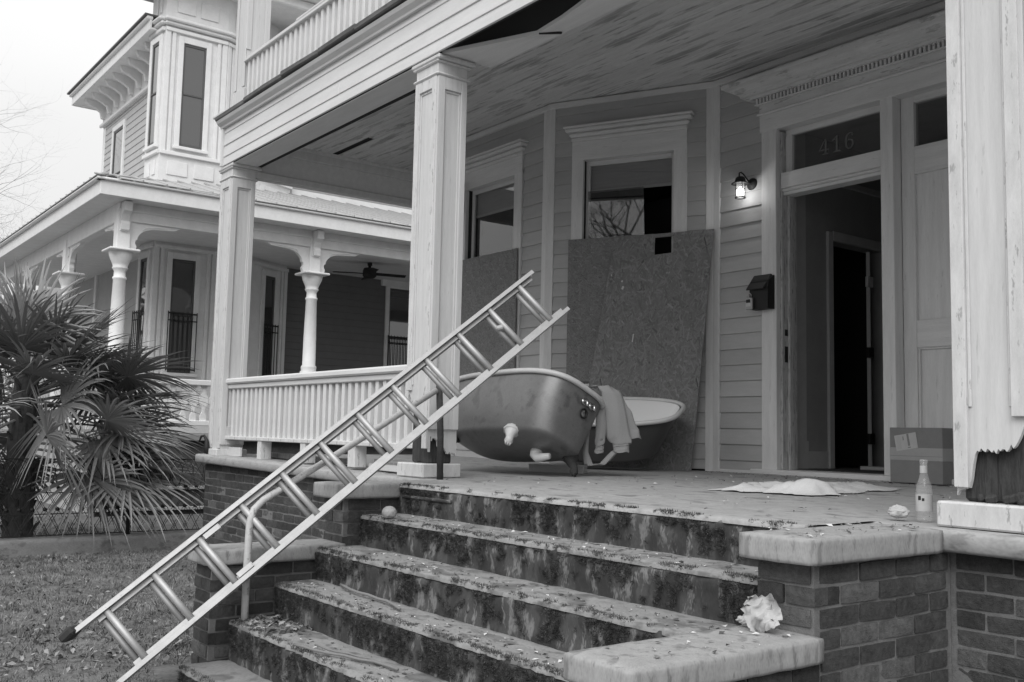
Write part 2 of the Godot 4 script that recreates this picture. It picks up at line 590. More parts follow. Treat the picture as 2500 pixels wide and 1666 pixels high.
func foundation(house: Node3D):
	var none := func(_x, _y): return false
	var f := node(house, "foundation_wall")
	pbox(f, "mortar", V(-10.38, GROUND - 0.2, -4.1), V(-5.6, -0.05, -3.842), M.mortar, 0.0)
	brick_face(f, V(-10.38, 0, -3.842), V(1, 0, 0), V(0, 0, 1), 4.5, -0.06, GROUND - 0.02, none)
	var g := node(house, "foundation_wall")
	pbox(g, "mortar", V(-2.3, GROUND - 0.2, -4.1), V(3.2, -0.05, -3.842), M.mortar, 0.0)
	brick_face(g, V(-2.12, 0, -3.842), V(1, 0, 0), V(0, 0, 1), 0.92, -0.095, GROUND - 0.02, none)
	pbox(house, "foundation_flank", V(-10.38, GROUND - 0.2, -7.6), V(-10.1, -0.05, -4.1), M.mortar, 0.0)

func railing(house: Node3D):
	var r := node(house, "porch_railing")
	var tilt := 0.0
	var s := Sh.new()
	s.span(V(-10.06, 0.775, -4.03), V(-6.34, 0.832, -3.87), 0.014)
	part(r, "handrail", s.done(), M.rail)
	s = Sh.new()
	s.span(V(-10.06, 0.725, -3.99), V(-6.34, 0.774, -3.9), 0.008)
	part(r, "top_rail", s.done(), M.rail)
	s = Sh.new()
	s.span(V(-10.1, 0.205, -4.0), V(-6.34, 0.242, -3.89), 0.006)
	part(r, "bottom_rail", s.done(), M.column_peel)
	var x := -10.035
	while x < -6.36:
		part(r, "baluster", cbox(V(0.048, 0.485, 0.048), 0.003), M.baluster, Transform3D(Basis.from_euler(V(0, rng.randfn(0, 0.05), rng.randfn(0, 0.007))), V(x + rng.randfn(0, 0.003), 0.482, -3.945)))
		x += 0.1145
	for k in [[-9.2, 0.09, 0.16], [-8.25, 0.1, 0.165], [-7.35, 0.12, 0.17]]:
		pbox(r, "rail_block", V(k[0], 0.03, -4.01), V(k[0] + k[1], 0.206, -3.9), M.column_peel, 0.004)

func entablature(house: Node3D):
	# the boarded beam over the columns, the balcony edge above it and the balustrade
	var f := node(house, "fascia")
	var rows := [[3.12, 3.219], [3.214, 3.343], [3.338, 3.478], [3.473, 3.535]]
	for k in rows.size():
		var cuts: Array = [[-10.25, -5.93, -1.7, 3.2], [-10.25, -7.6, -3.4, 3.2], [-10.25, -5.2, -0.6, 3.2], [-10.25, -8.4, -4.2, 3.2]][k]
		for i in cuts.size() - 1:
			var a: float = cuts[i] + 0.0015
			var b: float = cuts[i + 1] - 0.0015
			var lo: float = rows[k][0]
			var hi: float = rows[k][1]
			part(f, "board", cbox(V(b - a, hi - lo, 0.02), 0.003), M.fascia, Transform3D(Basis.from_euler(V(-0.085, 0, 0)), V((a + b) / 2, (lo + hi) / 2, -3.83)))
	pbox(f, "end_board", V(-10.275, 3.115, -3.86), V(-10.245, 3.53, -3.79), M.fascia, 0.004)
	pbox(f, "backing", V(-10.24, 3.14, -3.88), V(3.2, 3.64, -3.846), M.void, 0.0)
	var s := Sh.new()
	s.extrude(PackedVector2Array([Vector2(-3.846, 3.53), Vector2(-3.79, 3.53), Vector2(-3.785, 3.548), Vector2(-3.75, 3.575), Vector2(-3.735, 3.602), Vector2(-3.846, 3.606)]), V(-10.3, 0, 0), V(0, 0, 1), V(0, 1, 0), V(1, 0, 0), 13.5)
	part(f, "crown_moulding", s.done(), M.trim_x)
	# rotten balcony edge: ragged dark boards with moss
	var edge := node(house, "balcony_edge")
	var x := -10.36
	while x < 3.0:
		var w := rng.randf_range(0.35, 0.9)
		part(edge, "deck_board_end", cbox(V(snappedf(w, 0.01), 0.055, 0.12), 0.01), M.weathered, Transform3D(Basis.from_euler(V(rng.randfn(0, 0.04), rng.randfn(0, 0.02), rng.randfn(0, 0.012))), V(x + w / 2, 3.645 + rng.randfn(0, 0.005), -3.778 + rng.randfn(0, 0.008))))
		x += w
	var clump := Sh.new(true)
	for k in [[-10.22, 3.675], [-9.25, 3.69], [-9.15, 3.685], [-8.8, 3.68], [-10.15, 3.665], [-8.1, 3.68]]:
		var r := rng.randf_range(0.018, 0.032)
		clump.lathe([[0.001, -r * 0.7], [r * 0.8, -r * 0.4], [r, 0], [r * 0.7, r * 0.5], [0.001, r * 0.7]], 9, V(k[0], k[1], -3.79), Basis.from_euler(V(rng.randf(), rng.randf(), rng.randf())))
	part(edge, "leaf_clump", clump.done(), M.rot)
	pbox(edge, "end_cap_board", V(-10.42, 3.66, -3.95), V(-10.13, 3.685, -3.74), M.trim_x, 0.004)
	pbox(house, "balcony_deck", V(-10.25, 4.02, -7.7), V(3.2, 4.1, -4.12), M.weathered, 0.0)
	pbox(house, "side_deck", V(-12.0, 4.0, -7.7), V(-10.25, 4.06, -5.2), M.weathered, 0.0)
	pbox(house, "deck_face", V(-10.1, 3.6, -4.12), V(3.2, 4.12, -4.09), M.fascia, 0.004)
	var b := node(house, "balcony_railing")
	s = Sh.new()
	s.span(V(-9.84, 4.15, -3.93), V(3.2, 4.19, -3.83), 0.008)
	part(b, "handrail", s.done(), M.fascia)
	s = Sh.new()
	s.span(V(-9.84, 4.193, -3.91), V(-8.55, 4.212, -3.85), 0.004)
	s.span(V(-8.6, 4.193, -3.92), V(3.2, 4.226, -3.84), 0.008)
	part(b, "top_rail", s.done(), M.trim_x)
	pbox(b, "bottom_rail", V(-9.84, 3.682, -3.91), V(3.2, 3.708, -3.85), M.fascia, 0.004)
	x = -9.76
	while x < -4.3:
		part(b, "baluster", cbox(V(0.045, 0.45, 0.045), 0.003), M.baluster, Transform3D(Basis.from_euler(V(0, rng.randfn(0, 0.04), rng.randfn(0, 0.004))), V(x, 3.93, -3.88)))
		x += 0.1125
	var p := node(house, "balcony_post")
	pbox(p, "shaft", V(-10.1, 3.655, -4.1), V(-9.83, 6.2, -3.85), M.column, 0.006)
	for q in [[-10.105, -10.05], [-9.88, -9.822]]:
		pbox(p, "stile", V(q[0], 3.9, -3.849), V(q[1], 6.2, -3.838), M.column, 0.003)
	pbox(p, "stile", V(-9.829, 4.3, -3.9), V(-9.818, 6.2, -3.842), M.column, 0.003)
	pbox(p, "stile", V(-9.829, 4.3, -4.1), V(-9.818, 6.2, -4.04), M.column, 0.003)
	pbox(p, "base", V(-10.12, 3.655, -4.12), V(-9.81, 3.88, -3.83), M.column, 0.006)
	# underside of the beam: sound on one side, torn open between the stairs' columns
	var so := node(house, "soffit")
	pbox(so, "soffit_board", V(-10.25, 3.108, -4.1), V(-6.02, 3.12, -3.846), M.soffit, 0.003)
	s = Sh.new()
	var pts := [[-6.03, 3.116, -3.86], [-5.6, 3.112, -4.03], [-5.235, 3.085, -4.12], [-4.95, 3.094, -4.1], [-4.6, 3.108, -4.05], [-3.6, 3.114, -4.0], [-2.0, 3.118, -3.95], [3.2, 3.118, -3.95]]
	for i in pts.size() - 1:
		var a := V(pts[i][0], pts[i][1], pts[i][2])
		var c := V(pts[i + 1][0], pts[i + 1][1], pts[i + 1][2])
		var a2 := V(a.x, 3.118, -4.3)
		var c2 := V(c.x, 3.118, -4.3)
		var up := V(0, 0.028, 0)
		s.quad(a, c, c2, a2)
		s.quad(a + up, a2 + up, c2 + up, c + up)
		s.quad(a, a + up, c + up, c)
		s.quad(a2, c2, c2 + up, a2 + up)
	part(so, "hanging_sheet", s.done(), M.soffit)
	bar(so, "loose_batten", V(-5.21, 3.085, -4.12), V(-5.13, 3.1, -4.26), 0.012, 0.02, M.iron)
	pbox(so, "inner_beam", V(-10.1, 3.12, -4.16), V(3.2, 4.02, -4.125), M.void, 0.0)
	part(so, "inner_face", cbox(V(13.2, 0.84, 0.02)), M.soffit, Transform3D(Basis.IDENTITY, V(-3.45, 3.55, -4.175)))

func ceiling(house: Node3D):
	var c := node(house, "porch_ceiling")
	var w := 0.088
	var z := -4.2
	var k := 0
	while z > -7.7:
		var left := -11.92 if z < -5.25 else -10.12
		var cuts := [[left, 3.2]]
		if abs(z + w / 2 - -5.33) < w / 2: cuts = [[-11.92, -11.74], [-10.3, 3.2]]
		if abs(z - w / 2 - -5.9) < w * 0.5: cuts = [[-11.92, -11.86], [-10.82, 3.2]]
		for q in cuts:
			var a: float = q[0]
			while a < q[1] - 0.01:
				var b: float = min(q[1], a + rng.randf_range(3.0, 5.5))
				part(c, "board", cbox(V(snappedf(b - a, 0.001), 0.016, w - 0.005), 0.004), M.ceiling[rng.randi() % 3], Transform3D(Basis.from_euler(V(rng.randfn(0, 0.006), 0, 0)), V((a + b) / 2, CEIL + 0.01 + rng.randfn(0, 0.0012), z - w / 2)))
				a = b
		z -= w
		k += 1
	pbox(c, "joist_space", V(-10.2, CEIL + 0.024, -7.75), V(3.2, CEIL + 0.03, -4.16), M.void, 0.0)
	pbox(c, "joist_space", V(-12.0, CEIL + 0.024, -7.75), V(-10.2, CEIL + 0.03, -5.24), M.void, 0.0)
	# end beam beside the neighbour, trimmed below and above
	var e := node(house, "end_beam")
	pbox(e, "beam_face", V(-10.22, 3.02, -6.75), V(-10.06, 3.42, -4.1), M.soffit, 0.004)
	pbox(e, "lower_trim", V(-10.06, 3.0, -6.75), V(-10.035, 3.075, -4.1), M.trim_x, 0.006)
	pbox(e, "upper_trim", V(-10.06, 3.3, -6.75), V(-10.025, 3.42, -4.15), M.trim_x, 0.006)
	pbox(e, "upper_bead", V(-10.026, 3.385, -6.75), V(-10.0, 3.425, -4.15), M.trim_x, 0.008)
	pbox(e, "outer_end", V(-12.0, 3.52, -7.5), V(-11.9, 4.06, -5.2), M.soffit, 0.006)
	pbox(e, "outer_front", V(-11.95, 3.9, -5.24), V(-10.25, 4.06, -5.2), M.soffit, 0.006)

func walls(house: Node3D):
	# door wall, the angled side of the bay and the bay front, boarded between corner boards
	var w := node(house, "door_wall")
	pbox(w, "sheathing", V(-6.69, -0.05, -7.78), V(-6.0, 4.0, -7.615), M.void, 0.0)
	siding(w, V(-6.6, 0, DOOR_Z - 0.01), V(-6.07, 0, DOOR_Z - 0.01), V(0, 0, 1), 0.02, 3.93, func(_y): return [[0.0, 1.0]])
	pbox(w, "corner_board", V(-6.69, 0.0, -7.615), V(-6.6, 3.93, -7.575), M.casing_y, 0.004)
	pbox(w, "wall_moulding", V(-6.7, 3.9, -7.61), V(3.2, 3.965, -7.56), M.casing_x, 0.01)
	pbox(w, "base_board", V(-6.6, 0.0, -7.61), V(-6.07, 0.03, -7.575), M.casing_x, 0.004)
	var rest := pbox(w, "far_wall", V(-3.9, -0.05, -7.78), V(3.2, 4.0, -7.6), M.siding[1], 0.0)
	rest.name = "far_wall"
	pbox(house, "porch_end_wall", V(3.2, -0.05, -7.78), V(3.3, 4.0, -3.85), M.siding[1], 0.0)
	var a := node(house, "angled_wall")
	var s := Sh.new()
	var L := 1.8515
	var bs := Basis(BAY_U, Vector3.UP, BAY_U.cross(Vector3.UP))
	var panel := func(s0, s1, y0, y1, o0, o1, called, mat, par, bv = 0.004):
		return part(par, called, cbox(V(s1 - s0, y1 - y0, o1 - o0), bv), mat, Transform3D(bs, bay((s0 + s1) / 2, (y0 + y1) / 2, (o0 + o1) / 2)))
	panel.call(0.0, 0.43, -0.05, 4.0, -0.16, -0.015, "sheathing", M.void, a, 0.0)
	panel.call(1.43, L, -0.05, 4.0, -0.16, -0.015, "sheathing", M.void, a, 0.0)
	panel.call(0.43, 1.43, -0.05, 0.9, -0.16, -0.015, "sheathing", M.void, a, 0.0)
	panel.call(0.43, 1.43, 3.32, 4.0, -0.16, -0.015, "sheathing", M.void, a, 0.0)
	siding(a, bay(0.075, 0), bay(1.77, 0), BAY_N, 0.02, 3.93, func(y):
		if y > 0.86 and y < 3.62: return [[0.0, 0.125], [0.875, 1.0]]
		return [[0.0, 1.0]])
	panel.call(-0.01, 0.078, 0.0, 3.93, -0.02, 0.028, "corner_board", M.casing_y, a)
	panel.call(1.77, 1.866, 0.0, 3.93, -0.02, 0.028, "corner_board", M.casing_y, a)
	panel.call(-0.01, 1.86, 3.9, 3.965, -0.02, 0.045, "wall_moulding", M.casing_x, a, 0.01)
	window(house, func(s0, s1, y0, y1, o0, o1, called, mat, par, bv = 0.004): return panel.call(s0, s1, y0, y1, o0, o1, called, mat, par, bv), 0.277, 1.563, true)
	var f := node(house, "bay_front_wall")
	pbox(f, "sheathing", V(-8.96, -0.05, -6.96), V(-8.35, 4.0, -6.815), M.void, 0.0)
	pbox(f, "sheathing", V(-10.6, -0.05, -6.96), V(-9.93, 4.0, -6.815), M.void, 0.0)
	pbox(f, "sheathing", V(-9.93, -0.05, -6.96), V(-8.96, 0.9, -6.815), M.void, 0.0)
	pbox(f, "sheathing", V(-9.93, 3.32, -6.96), V(-8.96, 4.0, -6.815), M.void, 0.0)
	siding(f, V(-10.6, 0, BAY_Z - 0.01), V(-8.44, 0, BAY_Z - 0.01), V(0, 0, 1), 0.02, 3.93, func(y):
		if y > 0.86 and y < 3.62: return [[0.0, 0.245], [0.825, 1.0]]
		return [[0.0, 1.0]])
	pbox(f, "corner_board", V(-8.445, 0.0, -6.815), V(-8.35, 3.93, -6.772), M.casing_y, 0.004)
	pbox(f, "corner_board", V(-10.69, 0.0, -6.815), V(-10.59, 3.93, -6.772), M.casing_y, 0.004)
	pbox(f, "wall_moulding", V(-10.7, 3.9, -6.82), V(-8.33, 3.965, -6.755), M.casing_x, 0.01)
	window(house, func(s0, s1, y0, y1, o0, o1, called, mat, par, bv = 0.004): return pbox(par, called, V(-s1, y0, BAY_Z + o0), V(-s0, y1, BAY_Z + o1), mat, bv), 8.82, 10.07, false)
	# the far side of the bay and the flank of the house
	var far := node(house, "bay_side_wall")
	bar(far, "siding_panel", V(-10.62, 1.95, -6.86), V(-12.3, 1.95, -7.7), 4.0, 0.12, M.siding[1], Vector3.UP, 0.0)
	pbox(far, "flank_wall", V(-12.4, -1.2, -13.0), V(-12.28, 4.0, -7.7), M.siding[1], 0.0)

func tip_pane_to_sky(pane: MeshInstance3D):
	# panes tipped on purpose so that they mirror the sky below the beam
	var lean := Basis(pane.basis.x.normalized(), deg_to_rad(4.5))
	if (lean * Vector3.UP).dot(V(0.2, 0, 1)) < 0: lean = lean.inverse()
	pane.basis = lean * pane.basis

func window(house: Node3D, put: Callable, s0: float, s1: float, open_pane: bool):
	# s grows away from the door; casings, head with flared cap, sill, sashes and glass set back in the wall
	var w := node(house, "window")
	var i0 := s0 + 0.145
	var i1 := s1 - 0.132
	put.call(s0, i0, 0.86, 3.34, -0.01, 0.032, "casing", M.casing_y, w)
	put.call(i1, s1, 0.86, 3.34, -0.01, 0.032, "casing", M.casing_y, w)
	put.call(s0, s1, 3.29, 3.5, -0.01, 0.034, "head_casing", M.casing_x, w)
	put.call(s0 - 0.008, s1 + 0.008, 3.5, 3.545, -0.01, 0.045, "head_bead", M.casing_x, w, 0.01)
	put.call(s0 - 0.03, s1 + 0.03, 3.545, 3.595, -0.01, 0.075, "head_cap", M.casing_x, w, 0.02)
	put.call(s0 - 0.06, s1 + 0.06, 3.595, 3.635, -0.01, 0.105, "head_cap", M.casing_x, w, 0.012)
	put.call(s0 - 0.075, s1 + 0.075, 3.635, 3.66, -0.01, 0.12, "head_cap", M.casing_x, w, 0.006)
	put.call(s0 - 0.04, s1 + 0.04, 0.83, 0.865, -0.05, 0.09, "sill", M.casing_x, w, 0.008)
	# reveal
	put.call(i0 - 0.02, i0, 0.86, 3.31, -0.16, -0.01, "jamb", M.casing_y, w, 0.002)
	put.call(i1, i1 + 0.02, 0.86, 3.31, -0.16, -0.01, "jamb", M.casing_y, w, 0.002)
	put.call(i0, i1, 3.29, 3.31, -0.16, -0.01, "jamb", M.casing_x, w, 0.002)
	put.call(i0, i0 + 0.045, 0.87, 3.29, -0.1, -0.06, "sash_stile", M.casing_y, w)
	put.call(i1 - 0.045, i1, 0.87, 3.29, -0.1, -0.06, "sash_stile", M.casing_y, w)
	put.call(i0 + 0.045, i1 - 0.045, 3.24, 3.29, -0.1, -0.06, "sash_rail", M.casing_x, w)
	put.call(i0 + 0.045, i1 - 0.045, 0.87, 0.94, -0.1, -0.06, "sash_rail", M.casing_x, w)
	var g0 := i0 + 0.045
	var g1 := i1 - 0.045
	put.call(g0, g1, 2.95, 3.24, -0.083, -0.079, "pane", M.glass, w, 0.0)
	if open_pane:   # the lower light is broken out on one side; a second pane is added and both tipped to mirror more sky
		for layer in 2: tip_pane_to_sky(put.call(g0 + 0.29, g1, 0.94, 2.949, -0.083 - 0.012 * layer, -0.080 - 0.012 * layer, "pane", M.glass, w, 0.0))
	else: put.call(g0, g1, 0.94, 2.949, -0.083, -0.079, "pane", M.glass, w, 0.0)
	put.call(i0 + 0.02, i1 - 0.02, 2.985, 3.28, -0.13, -0.118, "roller_shade", M.shade, w, 0.003)
	put.call(i0 + 0.02, i1 - 0.02, 2.96, 2.99, -0.135, -0.112, "shade_bar", M.casing_x, w, 0.006)
	# dim room behind
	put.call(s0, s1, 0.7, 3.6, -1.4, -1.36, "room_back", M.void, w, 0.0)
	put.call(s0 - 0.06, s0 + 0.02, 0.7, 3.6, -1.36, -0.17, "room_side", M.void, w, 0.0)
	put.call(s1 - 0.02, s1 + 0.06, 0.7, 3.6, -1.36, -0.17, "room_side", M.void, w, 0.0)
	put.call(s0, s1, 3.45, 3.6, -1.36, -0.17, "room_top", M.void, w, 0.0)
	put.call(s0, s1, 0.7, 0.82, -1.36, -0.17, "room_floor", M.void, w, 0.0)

func doorway(house: Node3D):
	var d := node(house, "door_frame")
	pbox(d, "casing", V(-6.07, 0.035, -7.62), V(-5.89, 3.33, -7.568), M.casing_y, 0.004)
	pbox(d, "casing_bead", V(-5.905, 0.035, -7.62), V(-5.888, 3.25, -7.556), M.casing_y, 0.004)
	pbox(d, "jamb", V(-5.95, 0.05, -7.84), V(-5.868, 3.26, -7.62), M.jamb, 0.003)
	pbox(d, "door_stop", V(-5.868, 0.05, -7.76), V(-5.842, 2.66, -7.70), M.jamb, 0.003)
	pbox(d, "mullion", V(-4.80, 0.05, -7.7), V(-4.68, 3.36, -7.575), M.casing_y, 0.004)
	pbox(d, "mullion_back", V(-4.79, 0.05, -7.84), V(-4.69, 3.3, -7.7), M.casing_y, 0.003)
	pbox(d, "transom_bar", V(-5.868, 2.70, -7.78), V(-4.80, 2.85, -7.6), M.casing_x, 0.006)
	pbox(d, "transom_bead", V(-5.868, 2.672, -7.72), V(-4.80, 2.70, -7.615), M.casing_x, 0.008)
	pbox(d, "head_jamb", V(-5.868, 2.64, -7.78), V(-4.80, 2.672, -7.64), M.casing_x, 0.004)
	pbox(d, "threshold", V(-6.16, 0.0, -7.9), V(-3.9, 0.05, -7.5), M.trim_x, 0.01)
	pbox(d, "strike_plate", V(-5.8675, 1.05, -7.70), V(-5.8645, 1.2, -7.655), M.iron, 0.0)
	pbox(d, "strike_plate", V(-5.8675, 1.3, -7.70), V(-5.8645, 1.36, -7.655), M.iron, 0.0)
	var t := node(house, "transom_window")
	pbox(t, "sash_rail", V(-5.868, 3.225, -7.74), V(-4.80, 3.28, -7.68), M.casing_x, 0.004)
	pbox(t, "sash_stile", V(-5.868, 2.85, -7.74), V(-5.80, 3.225, -7.68), M.casing_y, 0.004)
	pbox(t, "pane", V(-5.80, 2.85, -7.715), V(-4.80, 3.225, -7.711), M.glass, 0.0)
	var font := SystemFont.new()
	font.font_names = PackedStringArray(["Droid Serif"])
	var x := -5.46
	for ch in ["4", "1", "6"]:
		var tm := TextMesh.new()
		tm.text = ch
		tm.font = font
		tm.font_size = 64
		tm.pixel_size = 0.0032
		tm.depth = 0.003
		part(t, "numeral", tm, M.numeral, Transform3D(Basis.IDENTITY, V(x, 3.03, -7.708)))
		x += 0.135
	# sidelight beside the door: small light above two sunk panels
	var s := node(house, "sidelight")
	pbox(s, "stile", V(-4.68, 0.05, -7.78), V(-4.56, 3.36, -7.70), M.casing_y, 0.004)
	pbox(s, "stile", V(-4.18, 0.05, -7.78), V(-4.04, 3.36, -7.70), M.casing_y, 0.004)
	for r in [[3.225, 3.38], [2.6, 2.84], [1.12, 1.35], [0.05, 0.24]]:
		pbox(s, "rail", V(-4.56, r[0], -7.78), V(-4.18, r[1], -7.702), M.casing_x, 0.004)
	pbox(s, "pane", V(-4.56, 2.84, -7.745), V(-4.18, 3.225, -7.741), M.glass, 0.0)
	for r in [[1.35, 2.6], [0.24, 1.12]]:
		pbox(s, "panel", V(-4.56, r[0], -7.77), V(-4.18, r[1], -7.735), M.casing_y, 0.0)
		if r[1] > 2.0: continue   # the upper panel is a plain board
		for q in [[V(-4.56, r[0], 0), V(-4.542, r[1], 0)], [V(-4.198, r[0], 0), V(-4.18, r[1], 0)], [V(-4.542, r[1] - 0.018, 0), V(-4.198, r[1], 0)], [V(-4.542, r[0], 0), V(-4.198, r[0] + 0.018, 0)]]:
			pbox(s, "panel_bead", q[0] + V(0, 0, -7.735), q[1] + V(0, 0, -7.712), M.casing_y, 0.005)
	pbox(s, "casing", V(-4.04, 0.035, -7.78), V(-3.86, 3.33, -7.568), M.casing_y, 0.004)
	# entablature over door and sidelight with its row of dentils
	var e := node(house, "door_cornice")
	pbox(e, "architrave", V(-6.09, 3.28, -7.7), V(-3.84, 3.445, -7.565), M.casing_x, 0.004)
	pbox(e, "architrave_bead", V(-6.11, 3.445, -7.7), V(-3.82, 3.47, -7.54), M.casing_x, 0.008)
	pbox(e, "frieze", V(-6.09, 3.47, -7.7), V(-3.84, 3.62, -7.56), M.cornice, 0.003)
	var n := 0
	var dx := -6.10
	while dx < -3.84:
		pbox(e, "dentil", V(dx, 3.563, -7.56), V(dx + 0.021, 3.612, -7.522), M.cornice, 0.002)
		dx += 0.0405
		n += 1
	pbox(e, "dentil_band", V(-6.12, 3.545, -7.56), V(-3.82, 3.562, -7.525), M.cornice, 0.002)
	var prof := [[-7.6, 3.612], [-7.5, 3.612], [-7.495, 3.635], [-7.46, 3.64], [-7.455, 3.665], [-7.42, 3.68], [-7.38, 3.715], [-7.33, 3.73], [-7.325, 3.765], [-7.34, 3.772], [-7.6, 3.79]]
	var h := Sh.new()
	for i in prof.size() - 1:
		# each strip of the moulding is mitred round the end at the porch wall
		var p0: Array = prof[i]
		var p1: Array = prof[i + 1]
		var e0: float = -6.1 - (p0[0] + 7.6)
		var e1: float = -6.1 - (p1[0] + 7.6)
		h.quad(V(e0, p0[1], p0[0]), V(e1, p1[1], p1[0]), V(-3.7, p1[1], p1[0]), V(-3.7, p0[1], p0[0]))
		h.quad(V(e0, p0[1], -7.6), V(e1, p1[1], -7.6), V(e1, p1[1], p1[0]), V(e0, p0[1], p0[0]))
	part(e, "crown", h.done(), M.cornice)
	pbox(e, "upper_board", V(-6.4, 3.79, -7.615), V(3.2, 3.9, -7.58), M.ceiling[0], 0.004)

func hall(house: Node3D):
	# the entrance hall behind the open door
	var h := node(house, "hall")
	pbox(h, "floor", V(-6.3, -0.02, -13.0), V(-3.6, 0.05, -7.84), M.inside_floor, 0.0)
	pbox(h, "ceiling", V(-6.3, 3.4, -13.0), V(-3.6, 3.5, -7.78), M.inside, 0.0)
	pbox(h, "back_wall", V(-6.3, 0.0, -13.1), V(-3.6, 3.5, -13.0), M.inside, 0.0)
	pbox(h, "right_wall", V(-3.7, 0.0, -13.0), V(-3.6, 3.5, -7.78), M.inside, 0.0)
	pbox(h, "left_wall", V(-6.2, 0.05, -8.64), V(-6.05, 3.4, -7.84), M.inside, 0.0)
	pbox(h, "left_wall", V(-6.2, 0.05, -13.0), V(-6.05, 3.4, -9.55), M.inside, 0.0)
	pbox(h, "left_wall", V(-6.2, 2.36, -9.55), V(-6.05, 3.4, -8.64), M.inside, 0.0)
	pbox(h, "front_wall", V(-6.2, 0.0, -7.9), V(-5.95, 3.5, -7.84), M.inside, 0.0)
	pbox(h, "front_wall", V(-4.69, 3.3, -7.86), V(-3.6, 3.5, -7.78), M.inside, 0.0)
	pbox(h, "front_wall", V(-4.05, 0.0, -7.86), V(-3.6, 3.5, -7.78), M.inside, 0.0)
	pbox(h, "picture_rail", V(-6.05, 2.95, -13.0), V(-6.02, 3.02, -7.9), M.inside_trim, 0.006)
	pbox(h, "pilaster", V(-6.05, 0.05, -8.2), V(-6.025, 3.4, -7.95), M.inside_trim, 0.004)
	pbox(h, "pilaster_base", V(-6.05, 0.05, -8.21), V(-6.01, 0.32, -7.94), M.inside_trim, 0.004)
	pbox(h, "baseboard", V(-6.05, 0.05, -8.56), V(-6.035, 0.22, -8.21), M.inside_trim, 0.003)
	for z in [[-8.64, -8.56], [-9.63, -9.55]]:
		pbox(h, "casing", V(-6.05, 0.05, z[0]), V(-6.015, 2.45, z[1]), M.inside_trim, 0.004)
	pbox(h, "casing", V(-6.05, 2.36, -9.55), V(-6.012, 2.46, -8.64), M.inside_trim, 0.004)
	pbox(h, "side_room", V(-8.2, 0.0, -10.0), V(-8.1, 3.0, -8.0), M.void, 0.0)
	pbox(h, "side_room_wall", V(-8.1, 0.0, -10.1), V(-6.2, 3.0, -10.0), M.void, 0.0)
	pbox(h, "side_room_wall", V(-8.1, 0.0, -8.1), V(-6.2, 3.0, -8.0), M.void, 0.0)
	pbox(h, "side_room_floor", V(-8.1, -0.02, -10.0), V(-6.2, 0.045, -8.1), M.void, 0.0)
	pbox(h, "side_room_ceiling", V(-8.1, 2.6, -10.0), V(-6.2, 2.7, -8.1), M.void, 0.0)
	var door := node(house, "hall_door")
	bar(door, "leaf", V(-6.04, 1.2, -9.28), V(-6.49, 1.2, -9.97), 2.26, 0.04, M.inside_trim, Vector3.UP, 0.004)
	for y in [0.3, 1.2, 1.95]:
		pbox(door, "hinge", V(-6.045, y, -9.33), V(-6.01, y + 0.11, -9.235), M.iron if y < 1.9 else M.enamel_worn, 0.003)

func build_house():
	var house := thing("timber_house", "old timber house with peeling white porch, open front door and paneled square columns", "house", Vector3.ZERO)
	porch_floor(house)
	foundation(house)
	column(house, -10.32, -10.03, -3.85, -4.095, true, [0.1, 0.1], [0.1, 0.1], false)
	column(house, -6.34, -6.055, -3.85, -4.095, true, [0.62, 0.5, 0.34, 0.2], [0.3, 0.26, 0.18, 0.18], true)
	column(house, -2.116, -1.83, -3.85, -4.12, true, [0.15, 0.155, 0.16, 0.31, 0.315, 0.31, 0.305, 0.31, 0.315, 0.33, 0.37, 0.43], [0.42, 0.46, 0.4, 0.3], true)
	railing(house)
	entablature(house)
	ceiling(house)
	walls(house)
	doorway(house)
	hall(house)


# ---------------------------------------------------------------- steps, cheek walls and copings
func rough_block(x0: float, x1: float, z0: float, z1: float, y0: float, y1: float, sd: int, round := 0.02, amp := 0.008) -> ArrayMesh:
	# a weathered concrete block: rounded edges, uneven faces. z1 is the front
	var n := FastNoiseLite.new()
	n.seed = sd
	n.frequency = 2.2
	n.fractal_octaves = 4
	var s := Sh.new(true)
	var prof := []
	for k in 5:
		var a := PI / 2 * k / 4.0
		prof.append(Vector2(z1 - round + sin(a) * round, y1 - round + cos(a) * round))
	for k in range(1, 7): prof.append(Vector2(z1, lerpf(y1 - round, y0, k / 6.0)))
	var full := []
	for k in 7: full.append(Vector2(lerpf(z0, z1 - round, k / 7.0), y1))
	full.append_array(prof)
	var m := full.size() - 1
	var nu := int((x1 - x0) / 0.05)
	var f := func(u, v):
		var q: Vector2 = full[int(round(v * m))]
		var x: float = lerpf(x0, x1, u)
		var w := n.get_noise_3d(x * 1.5, q.y * 3.0, q.x * 3.0) * amp + n.get_noise_3d(x * 7.0, q.y * 9.0, q.x * 9.0) * amp * 0.5
		return V(x, q.y + w * (1.0 if v < 0.6 else 0.4), q.x + w * (2.0 if v > 0.45 else 0.0))
	s.grid(nu, m, f)
	for u in [0.0, 1.0]:
		var c := V(x0 if u == 0.0 else x1, (y0 + y1) / 2, (z0 + z1) / 2)
		for k in m:
			var a: Vector3 = f.call(u, float(k) / m)
			var b: Vector3 = f.call(u, float(k + 1) / m)
			s.tri(c, a, b)
	return s.done()

